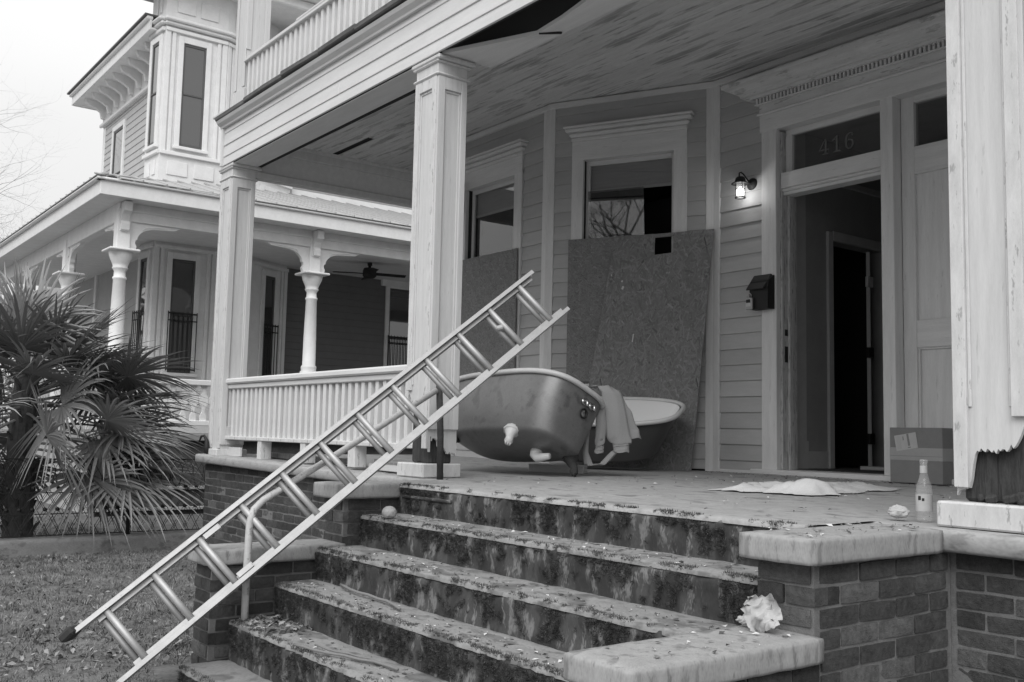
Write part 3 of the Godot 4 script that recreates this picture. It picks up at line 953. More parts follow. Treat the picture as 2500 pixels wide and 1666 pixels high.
func rounded_slab(lo: Vector3, hi: Vector3, r: float, sd: int) -> ArrayMesh:
	# a cast coping stone with soft, slightly chipped edges
	var n := FastNoiseLite.new()
	n.seed = sd
	n.frequency = 5.0
	var s := Sh.new(true)
	var c := (lo + hi) / 2
	var h := (hi - lo) / 2
	var put := func(v: Vector3) -> Vector3:
		var q := v.clamp(-(h - Vector3.ONE * r), h - Vector3.ONE * r)
		var p: Vector3 = c + q + (v - q).normalized() * r if (v - q).length() > 1e-5 else c + v
		return p + V(n.get_noise_3dv(p * 3.0), n.get_noise_3dv(p * 3.0 + V(9, 0, 0)), n.get_noise_3dv(p * 3.0 + V(0, 9, 0))) * 0.003
	for ax in 3:
		for sg in [-1.0, 1.0]:
			var a1 := (ax + 1) % 3
			var a2 := (ax + 2) % 3
			var n1 := int(clampf(h[a1] / 0.02, 6, 40))
			var n2 := int(clampf(h[a2] / 0.02, 6, 40))
			s.grid(n1, n2, func(u, v):
				var p := Vector3.ZERO
				p[ax] = sg * h[ax]
				p[a1] = (u * 2 - 1) * h[a1]
				p[a2] = (v * 2 - 1) * h[a2] * sg
				return put.call(p))
	return s.done()

func build_steps():
	var st := thing("front_steps", "mossy concrete front steps between low brick cheek walls with concrete copings", "steps", Vector3.ZERO)
	var L := -5.54
	var R := -2.41
	var rows := [[0.0, -3.31, -3.78], [-0.187, -3.035, -3.4], [-0.374, -2.745, -3.12], [-0.561, -2.49, -2.83], [-0.75, -2.225, -2.58], [-0.97, -1.95, -2.3]]
	for k in rows.size():
		var y: float = rows[k][0]
		var x0: float = L + 0.02
		var x1: float = R - 0.02
		var step := node(st, "step")
		var body := rough_block(x0, x1, rows[k][2], rows[k][1], y - 0.22, y - 0.014, 20 + k, 0.03, 0.009)
		part(step, "riser", body, M.riser)
		# the worn top of the tread, a skin over the block
		var n := FastNoiseLite.new()
		n.seed = 40 + k
		n.frequency = 2.5
		n.fractal_octaves = 4
		var t := Sh.new(true)
		t.grid(110, 10, func(u, v):
			var x: float = lerpf(x0 + 0.002, x1 - 0.002, u)
			var front: float = rows[k][1] - 0.006 + n.get_noise_2d(x * 4.0, 3.0) * 0.012 - maxf(0.0, n.get_noise_2d(x * 11.0, 90.0 + k) - 0.25) * 0.09
			var z: float = lerpf(rows[k][2], front, minf(v / 0.8, 1.0))
			if v > 0.85:   # the worn nosing rounds off into the riser
				var q: float = (v - 0.8) / 0.2
				return V(x, y - 0.002 - q * q * 0.02, front + 0.004 + q * 0.006)
			return V(x, y + 0.003 + n.get_noise_2d(x * 2.0, z * 4.0) * 0.004 - (0.003 if v > 0.75 else 0.0), z))
		part(step, "tread", t.done(), M.floor if k == 0 else (M.tread if k < 5 else M.kerb))
	build_moss(rows)
	var ledge := pbox(st, "sill_strip", V(L + 0.06, -0.085, -3.33), V(L + 0.62, -0.065, -3.297), M.riser, 0.006)
	ledge.name = "sill_strip"
	# cheek walls: a tall part at the porch and a low part in front of it
	for side in [["left", -5.86, -5.54, -0.357, -2.08], ["right", -2.41, -2.10, -0.329, -2.045]]:
		var x0: float = side[1]
		var x1: float = side[2]
		var yl: float = side[3]
		var zf: float = side[4]
		var c := node(st, "cheek_wall")
		pbox(c, "mortar", V(x0 + 0.04, GROUND - 0.2, -3.83), V(x1 - 0.042, -0.09, -2.95), M.mortar, 0.0)
		pbox(c, "mortar", V(x0 + 0.04, GROUND - 0.2, -2.95), V(x1 - 0.042, yl - 0.088, zf - 0.052), M.mortar, 0.0)
		# faces that show: fronts of both parts, and the flank towards the drive
		brick_face(c, V(x0 + 0.035, 0, -2.945), V(1, 0, 0), V(0, 0, 1), x1 - x0 - 0.07, -0.098, yl - 0.005, func(_x, _y): return false)
		brick_face(c, V(x0 + 0.035, 0, zf - 0.05), V(1, 0, 0), V(0, 0, 1), x1 - x0 - 0.07, yl - 0.098, GROUND - 0.02, func(_x, _y): return false)
		var flank := x1 - 0.04
		brick_face(c, V(flank, 0, -2.98), V(0, 0, -1), V(1, 0, 0), 0.82, -0.098, GROUND - 0.02, func(_x, y): return x1 < -5.0 and y < -0.55)
		brick_face(c, V(flank, 0, zf - 0.085), V(0, 0, -1), V(1, 0, 0), 2.98 + zf - 0.085 - 0.01, yl - 0.098, GROUND - 0.02, func(_x, y): return x1 < -5.0 and y < -1.2)
		part(st, "coping", rounded_slab(V(x0, -0.092, -3.72), V(x1, 0.003, -2.87), 0.011, 60 + int(x0 * -10)), M.coping)
		part(st, "coping", rounded_slab(V(x0, yl - 0.092, -2.955), V(x1, yl, zf), 0.014, 80 + int(x0 * -10)), M.coping)

func build_moss(rows: Array):
	# short dark tufts that fur the edges and most of the risers
	var t := Sh.new()
	for k in 5:
		var a := k * 1.26
		var d := V(cos(a), 0, sin(a)) * 0.005
		t.tri(d + V(-0.0025, 0, 0), d + V(0.0025, 0, 0), d * 2.2 + V(0, 0.013, 0))
	var n := FastNoiseLite.new()
	n.seed = 71
	n.frequency = 1.0
	n.fractal_octaves = 4
	var xf := []
	var tone := []
	for k in rows.size():
		var top: float = rows[k][0]
		var z: float = rows[k][1]
		for i in 11000:
			var x := rng.randf_range(-5.52, -2.43)
			var h := pow(rng.randf(), 1.3)
			var m := n.get_noise_2d(x * 3.2, k * 7.0 + h * 0.45) + n.get_noise_2d(x * 11.0, k * 9.0 + h * 2.0) * 0.6
			m += 0.25 - 0.4 * h + (0.25 if k >= 3 else 0.0) + (0.3 if x < -5.1 else 0.0)
			if m < 0.12: continue
			var y := top - 0.012 - h * 0.16
			var b := Basis.from_euler(V(0.9 + rng.randfn(0, 0.4), rng.randfn(0, 0.5), rng.randfn(0, 0.5)))
			var p := V(x, y, z + 0.002 + rng.randfn(0, 0.003))
			if h < 0.10:   # over the arris
				p = V(x, top - rng.randf() * 0.012, z - rng.randf() * 0.035)
				b = Basis.from_euler(V(0.35 + rng.randfn(0, 0.4), rng.randf() * TAU, rng.randfn(0, 0.4)))
			xf.append(Transform3D(b.scaled(Vector3.ONE * rng.randf_range(0.45, 1.15)), p))
			tone.append(clampf(rng.randfn(0.085, 0.03), 0.03, 0.18))
	var mm := MultiMesh.new()
	mm.transform_format = MultiMesh.TRANSFORM_3D
	mm.use_colors = true
	mm.mesh = t.done()
	mm.instance_count = xf.size()
	for i in xf.size():
		mm.set_instance_transform(i, xf[i])
		mm.set_instance_color(i, Color(tone[i], tone[i], tone[i]))
	var o := MultiMeshInstance3D.new()
	o.name = "moss"
	o.multimesh = mm
	o.material_override = M.grass
	add_child(o)
	o.set_meta("kind", "stuff")
	tag(o, "dark moss furring the edges and risers of the concrete steps", "moss")

func build_handrail():
	var h := thing("pipe_handrail", "bent iron pipe handrail with peeling white paint beside the left cheek wall", "handrail", V(-5.47, -0.75, -2.29))
	var o := V(-5.47, -0.75, -2.29)
	var path := [V(-5.47, -0.76, -2.29), V(-5.47, -0.45, -2.29), V(-5.47, -0.2, -2.295), V(-5.475, -0.13, -2.32), V(-5.49, -0.08, -2.38), V(-5.64, 0.17, -2.9), V(-5.89, 0.62, -3.8)]
	var s := Sh.new(true)
	s.tube(path.map(func(p): return p - o), 0.021, 12)
	part(h, "rail", s.done(), M.pipe_paint)
	s = Sh.new(true)
	s.tube([V(-5.90, 0.0, -3.86) - o, V(-5.90, 0.3, -3.855) - o, V(-5.895, 0.66, -3.83) - o], 0.023, 12)
	part(h, "post", s.done(), M.iron_rust)


# ---------------------------------------------------------------- things on and round the porch
func build_ladder():
	# an aluminium extension ladder, two nested sections, lying askew from the lawn up over the handrail
	var k := 0.965
	var a0 := V(-5.60625, -1.28422, -1.80962) * k + V(0, 0.34, 0)
	var d := V(0.06572, 0.61436, -0.78628).normalized()
	var w := V(-0.18991, 0.27751, 0.20096)
	var wl := w.length() * k
	w = (w - d * w.dot(d)).normalized()
	var n := d.cross(w).normalized()
	var sp := 0.3048 * k
	var b := Basis(w, d, n)          # x across, y up the ladder, z towards the viewer
	var o := a0 - d * 0.3
	var lad := thing("ladder", "aluminium extension ladder lying askew from the lawn across handrail and bathtub", "ladder", o)
	lad.basis = b
	for sec in 2:
		var part_of := node(lad, "ladder_section")
		var zo := 0.0 if sec == 0 else -0.034
		var inset := 0.0 if sec == 0 else 0.026
		for side in 2:
			var s := Sh.new()
			var x := inset if side == 0 else wl - inset
			var dir := 1.0 if side == 0 else -1.0
			var y0 := 0.115 if sec == 0 else 0.24
			var y1 := 3.69 if sec == 0 else 3.66
			# channel: web outside, two flanges inwards
			s.box(V(x, (y0 + y1) / 2, zo), V(0.005, y1 - y0, 0.058), 0.001)
			for zz in [-0.027, 0.027]:
				s.box(V(x + dir * 0.012, (y0 + y1) / 2, zo + zz), V(0.024, y1 - y0, 0.004), 0.001)
			part(part_of, "rail", s.done(), M.alloy)
		for i in 12:
			var y := 0.3 + sp * i
			if sec == 1: y -= 0.036
			var s := Sh.new(true)
			s.tube([V(inset, y, zo), V(wl - inset, y, zo)], 0.0195 if sec == 0 else 0.017, 12)
			part(part_of, "rung", s.done(), M.alloy if sec == 0 else M.alloy_dull)
	# rubber shoe and guide hooks
	for x in [0.0, wl]:
		part(lad, "shoe", cbox(V(0.05, 0.085, 0.1), 0.012), M.rubber, Transform3D(Basis.from_euler(V(0.5, 0, 0)), V(x, 0.10, 0.0)))
	for x in [0.045, wl - 0.045]:
		var s := Sh.new()
		s.box(V(x, 0.3 + sp * 2 + 0.075, 0.02), V(0.03, 0.1, 0.006), 0.001)
		s.box(V(x, 0.3 + sp * 2 + 0.125, 0.0), V(0.03, 0.008, 0.046), 0.001)
		part(lad, "rung_hook", s.done(), M.alloy)
	for q in [[0.0, 1.6, 0.12], [wl, 2.35, 0.16], [0.0, 3.0, 0.05]]:
		part(lad, "label", cbox(V(0.001, q[2], 0.034), 0.0), M.paper if q[2] < 0.15 else M.alloy_dull, Transform3D(Basis.IDENTITY, V(q[0] + (-0.0032 if q[0] == 0.0 else 0.0032), q[1], 0.0)))
	part(lad, "rope_tie", cbox(V(0.03, 0.05, 0.05), 0.008), M.paper, Transform3D(Basis.from_euler(V(0.3, 0.2, 0.6)), V(wl * 0.55, 0.27 + sp * 10, -0.01)))

func tub_point(u: float, v: float, inset: float, depth: float) -> Vector3:
	# u round the plan (0..1), v down from the rim (0) to the middle of the floor (1)
	var a := TAU * u
	var ca := cos(a)
	var sa := sin(a)
	var wall: float = clampf(v / 0.62, 0, 1)
	var bot: float = clampf((v - 0.62) / 0.38, 0, 1)
	var ang := bot * PI / 2
	var y := -depth * (0.82 * wall + 0.18 * sin(ang))
	var shrink := cos(ang) if bot > 0 else 1.0
	shrink = max(shrink, 0.0)
	var ex := 0.55 if ca > 0 else 0.85          # squarer at the tap end
	var ax: float = (0.76 - 0.035 * wall if ca > 0 else 0.78 - 0.24 * wall) - inset
	var az: float = 0.375 - 0.06 * wall * wall - inset
	return V(sign(ca) * pow(abs(ca), ex) * ax * lerpf(1.0, shrink, min(1.0, bot * 8.0)) , y, sign(sa) * pow(abs(sa), 0.62) * az * lerpf(1.0, shrink, min(1.0, bot * 8.0)))

func bathtub(label: String, xf: Transform3D, body: Material, feet: Array, taps: bool, deep: float) -> Node3D:
	var t := thing("bathtub", label, "bathtub", Vector3.ZERO, "old roll-top bathtubs on the porch")
	t.transform = xf
	var s := Sh.new(true)
	s.grid(72, 26, func(u, v): return tub_point(u, v, 0.0, deep))
	part(t, "shell", s.done(), body)
	s = Sh.new(true)
	s.grid(72, 22, func(u, v): return tub_point(1.0 - u, v, 0.022, deep - 0.025) + V(0, 0.004, 0))
	part(t, "basin", s.done(), M.enamel)
	var path := []
	for i in 97: path.append(tub_point(i / 96.0, 0.0, -0.012, deep) + V(0, 0.004, 0))
	s = Sh.new(true)
	s.tube(path, 0.022, 10, false)
	part(t, "rolled_rim", s.done(), M.enamel_worn)
	for f in feet:
		var p := tub_point(f[0], 0.72, -0.002, deep)
		var out := V(p.x, 0, p.z).normalized()
		var q := Sh.new(true)
		var c := p + V(0, 0.02, 0)
		q.tube([c, c + out * 0.015 + V(0, -0.03, 0), c + out * 0.03 + V(0, -0.06, 0), c + out * 0.062 + V(0, -0.095, 0), c + out * 0.07 + V(0, -0.13, 0), c + out * 0.055 + V(0, -0.155, 0)], [0.06, 0.058, 0.04, 0.03, 0.036, 0.016], 10)
		q.tube([c + V(0, -0.018, 0) + out * 0.01, c + V(0, -0.032, 0) + out * 0.016], [0.07, 0.066], 10)
		for k in 3:
			var cl := c + out * 0.085 + V(0, -0.15, 0) + out.cross(Vector3.UP) * (k - 1) * 0.018
			q.tube([c + out * 0.06 + V(0, -0.125, 0) + out.cross(Vector3.UP) * (k - 1) * 0.012, cl + V(0, 0.012, 0), cl + V(0, -0.012, 0)], [0.012, 0.011, 0.004], 6)
		part(t, "claw_foot", q.done(), f[1])
	if taps:
		var e := tub_point(0.0, 0.2, -0.004, deep)
		for z in [-0.02, -0.105]:
			var q := Sh.new(true)
			q.tube([e + V(-0.02, 0.05, z), e + V(0.025, 0.052, z), e + V(0.045, 0.045, z), e + V(0.05, 0.01, z)], 0.016, 10)
			q.tube([e + V(0.0, 0.05, z), e + V(0.012, 0.051, z)], 0.028, 12)
			part(t, "tap_stub", q.done(), M.chrome)
		var r := Sh.new(true)
		r.lathe([[0.018, 0.0], [0.04, 0.004], [0.044, 0.01], [0.04, 0.014], [0.03, 0.013], [0.028, 0.004]], 22, e + V(-0.006, -0.035, -0.055), Basis(V(0, 0, 1), -PI / 2))
		part(t, "overflow_ring", r.done(), M.iron)
		r = Sh.new(true)
		r.lathe([[0.001, 0.012], [0.026, 0.010], [0.03, 0.004], [0.03, 0.0]], 18, e + V(-0.006, -0.035, -0.055), Basis(V(0, 0, 1), -PI / 2))
		part(t, "overflow_plate", r.done(), M.chrome)
		var dr := tub_point(0.0, 0.80, -0.002, deep)
		var q := Sh.new(true)
		q.tube([dr + V(-0.12, 0.0, 0.0), dr + V(-0.11, -0.05, 0.0), dr + V(-0.08, -0.075, 0.0), dr + V(0.04, -0.055, -0.01)], [0.05, 0.048, 0.038, 0.024], 14)
		part(t, "drain_elbow", q.done(), M.enamel_worn)
	return t

func build_tubs():
	var basis := Basis.from_euler(V(deg_to_rad(-25), deg_to_rad(3), deg_to_rad(2.5)), EULER_ORDER_YXZ)
	bathtub("old clawfoot bathtub rolled on its side behind the ladder, primer grey with taps", Transform3D(basis, V(-6.66, 0.655, -5.16)), M.tub_primer,
		[[0.19, M.enamel_worn], [0.885, M.iron_rust], [0.4, M.iron_rust]], true, 0.54)
	var b2 := Basis(BAY_U, Vector3.UP, BAY_U.cross(Vector3.UP))
	var lean := b2 * Basis.from_euler(V(deg_to_rad(-20), 0, 0))
	bathtub("second bathtub behind, dark outside, white inside, leaning under the plywood sheet", Transform3D(lean, V(-7.12, 0.56, -6.48)), M.tub_dark, [], false, 0.46)

func build_jacket():
	# a grey sweatshirt thrown over the tub's end: body, two sleeves with cuffs and the waistband trailing in a loop
	var right := V(0.604, 0, -0.797)
	var back := V(-0.797, 0, -0.604)
	var o := V(-6.02, 0.70, -5.50)
	var at := func(x, y, z): return o + right * x + V(0, y, 0) + back * z
	var j := thing("sweatshirt", "grey sweatshirt thrown over the end of the tilted bathtub, sleeves hanging", "sweatshirt", Vector3.ZERO)
	var hang := func(pts: Array, widths: Array, depth: float, fold: float, called: String, sd: float):
		# a hanging fold of cloth along pts; its section is a flattened, pleated loop
		var s := Sh.new(true)
		var nu := 22
		var nv := 24
		s.grid(nu, nv, func(u, v):
			var f: float = v * (pts.size() - 1)
			var k: int = min(int(f), pts.size() - 2)
			var p: Vector3 = pts[k].lerp(pts[k + 1], smoothstep(0, 1, f - k) * 0.5 + (f - k) * 0.5)
			var w: float = lerpf(widths[k], widths[k + 1], f - k)
			var a: float = u * TAU
			var r: float = 1.0 + fold * sin(a * 5.0 + v * 4.0 + sd) + fold * 0.6 * sin(v * 17.0 + a * 2.0 + sd)
			return p + right * cos(a) * w * r + back * sin(a) * depth * r + V(0, 0.006 * sin(v * 23.0 + a * 3.0), 0))
		part(j, called, s.done(), M.cloth)
	hang.call([at.call(-0.12, 0.02, 0.05), at.call(0.0, 0.035, 0.0), at.call(0.06, -0.02, -0.03), at.call(0.10, -0.2, -0.04), at.call(0.13, -0.38, -0.035), at.call(0.15, -0.43, -0.03)], [0.03, 0.06, 0.075, 0.085, 0.09, 0.085], 0.03, 0.10, "body", 0.0)
	hang.call([at.call(0.08, 0.0, 0.0), at.call(0.16, -0.16, 0.0), at.call(0.23, -0.32, 0.01), at.call(0.255, -0.385, 0.01)], [0.05, 0.062, 0.07, 0.062], 0.024, 0.08, "hood", 2.0)
	hang.call([at.call(0.0, -0.06, -0.02), at.call(-0.01, -0.22, -0.03), at.call(-0.02, -0.4, -0.03), at.call(-0.025, -0.45, -0.03)], [0.04, 0.045, 0.04, 0.034], 0.03, 0.10, "sleeve", 1.0)
	hang.call([at.call(-0.025, -0.45, -0.03), at.call(-0.025, -0.475, -0.03), at.call(-0.03, -0.51, -0.03)], [0.036, 0.034, 0.04], 0.028, 0.03, "cuff", 1.0)
	hang.call([at.call(0.15, -0.42, -0.03), at.call(0.15, -0.45, -0.03), at.call(0.15, -0.5, -0.03)], [0.07, 0.066, 0.062], 0.028, 0.03, "cuff", 4.0)
	hang.call([at.call(-0.12, -0.3, 0.0), at.call(-0.135, -0.5, -0.01), at.call(-0.11, -0.61, -0.02), at.call(0.0, -0.6, -0.02), at.call(0.1, -0.5, -0.01), at.call(0.2, -0.42, 0.0)], [0.018, 0.022, 0.035, 0.032, 0.026, 0.02], 0.02, 0.08, "waistband", 3.0)

func build_boards():
	# pressed-strand panels over the two windows and a plywood sheet leaning on the angled one
	var s := Sh.new()
	s.span(V(-10.1, 0.92, -6.755), V(-8.845, 2.42, -6.738), 0.001)
	solid("strand_board", s.done(), M.osb, "strand board over the window directly beside the middle column, behind the ladder top", "board", "boards over the windows")
	s = Sh.new()
	var bs := Basis(BAY_U, Vector3.UP, BAY_U.cross(Vector3.UP))
	s.box(bay(1.10, 1.655, 0.045), V(0.96, 1.53, 0.016), 0.001, bs)
	solid("strand_board", s.done(), M.osb, "strand board on the angled window, mostly hidden behind the leaning plywood sheet", "board", "boards over the windows")
	# sheet with a cut-out near its top: two strips and two pieces round the hole, joined in one outline
	s = Sh.new()
	var q := func(sx, y): return bay(sx, y, 0.075 + (2.42 - y) / 2.42 * 0.17)
	var outline := [[1.04, 2.405], [-0.02, 2.42], [0.155, 0.004], [1.385, 0.004]]
	var hole := [[0.60, 2.372], [0.402, 2.378], [0.402, 2.205], [0.60, 2.19]]
	var n: Vector3 = (q.call(0.0, 0.0) - q.call(1.0, 0.0)).cross(q.call(0.0, 1.0) - q.call(0.0, 0.0)).normalized()
	if n.dot(BAY_N) < 0: n = -n
	var t := n * 0.014
	for k in 4:
		var a: Vector3 = q.call(outline[k][0], outline[k][1])
		var b: Vector3 = q.call(outline[(k + 1) % 4][0], outline[(k + 1) % 4][1])
		var c: Vector3 = q.call(hole[(k + 1) % 4][0], hole[(k + 1) % 4][1])
		var d: Vector3 = q.call(hole[k][0], hole[k][1])
		s.quad(a, b, c, d)
		s.quad(a - t, d - t, c - t, b - t)
		s.quad(a, a - t, b - t, b)
		s.quad(d, c, c - t, d - t)
	var sheet := thing("plywood_sheet", "dark plywood sheet with a square cut-out leaning against the angled bay wall", "board", Vector3.ZERO)
	part(sheet, "panel", s.done(), M.ply)
	for p in [[0.93, 1.86, 0.02, 0.035, 0.4], [0.94, 1.93, 0.016, 0.02, 0.8], [0.80, 1.33, 0.012, 0.085, 0.15], [1.06, 2.0, 0.008, 0.02, 0.0], [1.0, 2.2, 0.005, 0.2, 0.06]]:
		var m := Sh.new()
		var c: Vector3 = q.call(p[0], p[1]) + n * 0.002
		m.box(c, V(p[2], p[3], 0.002), 0.0, bs * Basis.from_euler(V(0, 0, p[4])))
		part(sheet, "paint_mark", m.done(), M.enamel_worn if p[3] < 0.1 else M.osb)

func build_lantern():
	var o := V(-6.20, 2.80, DOOR_Z)
	var l := thing("wall_lantern", "small black wall lantern, lit, on the siding left of the front door", "lantern", o)
	var s := Sh.new(true)
	s.lathe([[0.001, 0.03], [0.045, 0.028], [0.062, 0.012], [0.064, 0.0]], 22, Vector3.ZERO, Basis(V(1, 0, 0), PI / 2))
	part(l, "back_plate", s.done(), M.iron)
	var c := V(-0.02, -0.02, 0.16)
	s = Sh.new(true)
	s.tube([V(0, 0.0, 0.02), V(-0.005, 0.035, 0.07), V(-0.015, 0.085, 0.12), c + V(0, 0.12, -0.01), c + V(0, 0.11, 0.015), c + V(0, 0.06, 0.018)], 0.007, 8)
	part(l, "arm", s.done(), M.iron)
	s = Sh.new(true)
	s.lathe([[0.001, 0.075], [0.03, 0.073], [0.046, 0.06], [0.05, 0.04], [0.052, 0.028], [0.085, 0.008], [0.088, 0.003], [0.05, 0.012], [0.001, 0.014]], 24, c)
	part(l, "hood", s.done(), M.iron)
	s = Sh.new(true)
	s.lathe([[0.036, 0.012], [0.037, -0.125]], 24, c)
	var clear := mt(0.9, 0.03)
	clear.transparency = BaseMaterial3D.TRANSPARENCY_ALPHA
	clear.albedo_color.a = 0.1
	part(l, "glass_cylinder", s.done(), clear)
	s = Sh.new(true)
	s.lathe([[0.001, -0.022], [0.016, -0.03], [0.028, -0.05], [0.03, -0.075], [0.028, -0.11], [0.001, -0.118]], 18, c)
	var glow := mt(0.9, 0.5)
	glow.emission_enabled = true
	glow.emission = Color(1, 0.99, 0.97)
	glow.emission_energy_multiplier = 4.0
	part(l, "bulb", s.done(), glow)
	s = Sh.new()
	for k in 4:
		var a := TAU * k / 4.0 + 0.5
		s.box(c + V(cos(a) * 0.046, -0.06, sin(a) * 0.046), V(0.005, 0.15, 0.005), 0.0)
	part(l, "cage", s.done(), M.iron)
	for y in [-0.05, -0.132]:
		s = Sh.new(true)
		var ring := []
		for k in 25: ring.append(c + V(cos(TAU * k / 24.0) * 0.047, y, sin(TAU * k / 24.0) * 0.047))
		s.tube(ring, 0.0035 if y > -0.1 else 0.007, 6, false)
		part(l, "ring", s.done(), M.iron)
	var lamp := OmniLight3D.new()
	lamp.name = "lantern_glow"
	lamp.position = o + c + V(0, -0.075, 0)
	lamp.light_energy = 0.03
	lamp.light_size = 0.03
	lamp.omni_range = 8.0
	lamp.omni_attenuation = 2.0
	lamp.shadow_enabled = true
	add_child(lamp)

func build_mailbox():
	var o := V(-6.035, 1.55, -7.565)
	var m := thing("mailbox", "black wall mailbox with sloping lid on the door casing", "mailbox", o)
	var s := Sh.new()
	s.extrude(PackedVector2Array([Vector2(0, 0), Vector2(0.10, 0), Vector2(0.10, 0.2), Vector2(0.085, 0.27), Vector2(0.0, 0.325)]), V(-0.095, 0, 0), V(0, 0, 1), V(0, 1, 0), V(1, 0, 0), 0.215)
	part(m, "body", s.done(), M.iron)
	s = Sh.new()
	s.extrude(PackedVector2Array([Vector2(0.0, 0.33), Vector2(0.02, 0.336), Vector2(0.14, 0.19), Vector2(0.133, 0.183)]), V(-0.105, 0, 0), V(0, 0, 1), V(0, 1, 0), V(1, 0, 0), 0.2)
	var lid := mt(0.045, 0.5)
	part(m, "lid", s.done(), lid)
	var k := thing("key_safe", "small silver key lock box hanging from the black mailbox", "lock box", o + V(-0.075, 0.0, 0.125))
	part(k, "case", cbox(V(0.075, 0.115, 0.035), 0.01), M.alloy, Transform3D(Basis.IDENTITY, V(0, 0.055, 0)))
	part(k, "dial_window", cbox(V(0.05, 0.032, 0.006), 0.002), M.iron, Transform3D(Basis.IDENTITY, V(0, 0.078, 0.018)))
	part(k, "label_strip", cbox(V(0.05, 0.012, 0.003), 0.001), M.alloy_dull, Transform3D(Basis.IDENTITY, V(0, 0.02, 0.0185)))
	s = Sh.new(true)
	s.tube([V(-0.02, 0.11, 0), V(-0.02, 0.14, 0), V(0.0, 0.158, 0), V(0.02, 0.14, 0), V(0.02, 0.11, 0)], 0.0045, 8)
	part(k, "shackle", s.done(), M.chrome)

func build_box():
	var b := thing("cardboard_box", "taped cardboard box with a white shipping label standing by the sidelight", "box", V(-4.39, 0.0, -7.45))
	part(b, "carton", cbox(V(0.45, 0.44, 0.16), 0.003), M.card, Transform3D(Basis.IDENTITY, V(0, 0.228, 0)))
	part(b, "tape", cbox(V(0.4515, 0.10, 0.162), 0.001), M.tape, Transform3D(Basis.IDENTITY, V(0, 0.238, 0)))
	part(b, "tape_seam", cbox(V(0.449, 0.003, 0.001), 0.0), M.card, Transform3D(Basis.IDENTITY, V(0, 0.222, 0.0815)))
	var turn := Basis.from_euler(V(0, 0, 0.17))
	part(b, "shipping_label", cbox(V(0.19, 0.125, 0.001), 0.0), M.paper, Transform3D(turn, V(-0.08, 0.335, 0.083)))
	for p in [[-0.062, 0.0, 0.035, 0.1], [0.022, 0.012, 0.018, 0.095], [-0.02, 0.03, 0.008, 0.03], [0.022, -0.048, 0.025, 0.008]]:
		part(b, "label_print", cbox(V(p[2], p[3], 0.0006), 0.0), M.print if p[2] < 0.03 else mt(0.42, 0.8), Transform3D(turn, V(-0.08, 0.335, 0.0838) + turn * V(p[0], p[1], 0)))

func crumple(r: Vector3, sd: int, amp := 0.35) -> ArrayMesh:
	var n := FastNoiseLite.new()
	n.seed = sd
	n.noise_type = FastNoiseLite.TYPE_CELLULAR
	n.cellular_return_type = FastNoiseLite.RETURN_DISTANCE
	n.frequency = 1.3
	var s := Sh.new()
	s.grid(22, 14, func(u, v):
		var a: float = u * TAU
		var b: float = v * PI
		var p := V(cos(a) * sin(b), cos(b), sin(a) * sin(b))
		var k := 1.0 + amp * n.get_noise_3dv(p * 1.4)
		return V(p.x * r.x, max(p.y * r.y * k, -r.y * 0.75), p.z * r.z) * k)
	return s.done()

func paper_sheet(w: float, h: float, sd: int) -> ArrayMesh:
	# a crushed sheet of paper that still stands: sharp facets, ragged outline, curled edges; its foot is at the origin
	var r := RandomNumberGenerator.new()
	r.seed = sd
	var n := 12
	var pts := []
	for j in n + 1:
		for i in n + 1:
			var u := float(i) / n * 2.0 - 1.0
			var v := float(j) / n
			var wide := 0.55 + 0.45 * sin(PI * clampf(v * 0.85 + 0.1, 0, 1))
			pts.append(V(u * w / 2 * wide + r.randfn(0, 0.004), v * h * (1.0 - 0.16 * u * u) + r.randfn(0, 0.004), 0.035 * u * u + 0.03 * sin(v * 5.0 + u * 2.0) * (1.0 - v * 0.4) + r.randfn(0, 0.008)))
	for i in n + 1: pts[i].y = maxf(pts[i].y, 0.0) * 0.4
	var s := Sh.new(true)
	for j in n:
		for i in n:
			var k := j * (n + 1) + i
			s.quad(pts[k], pts[k + 1], pts[k + n + 2], pts[k + n + 1])
			var t := V(0, 0, -0.0015)
			s.quad(pts[k] + t, pts[k + n + 1] + t, pts[k + n + 2] + t, pts[k + 1] + t)
	return s.done()

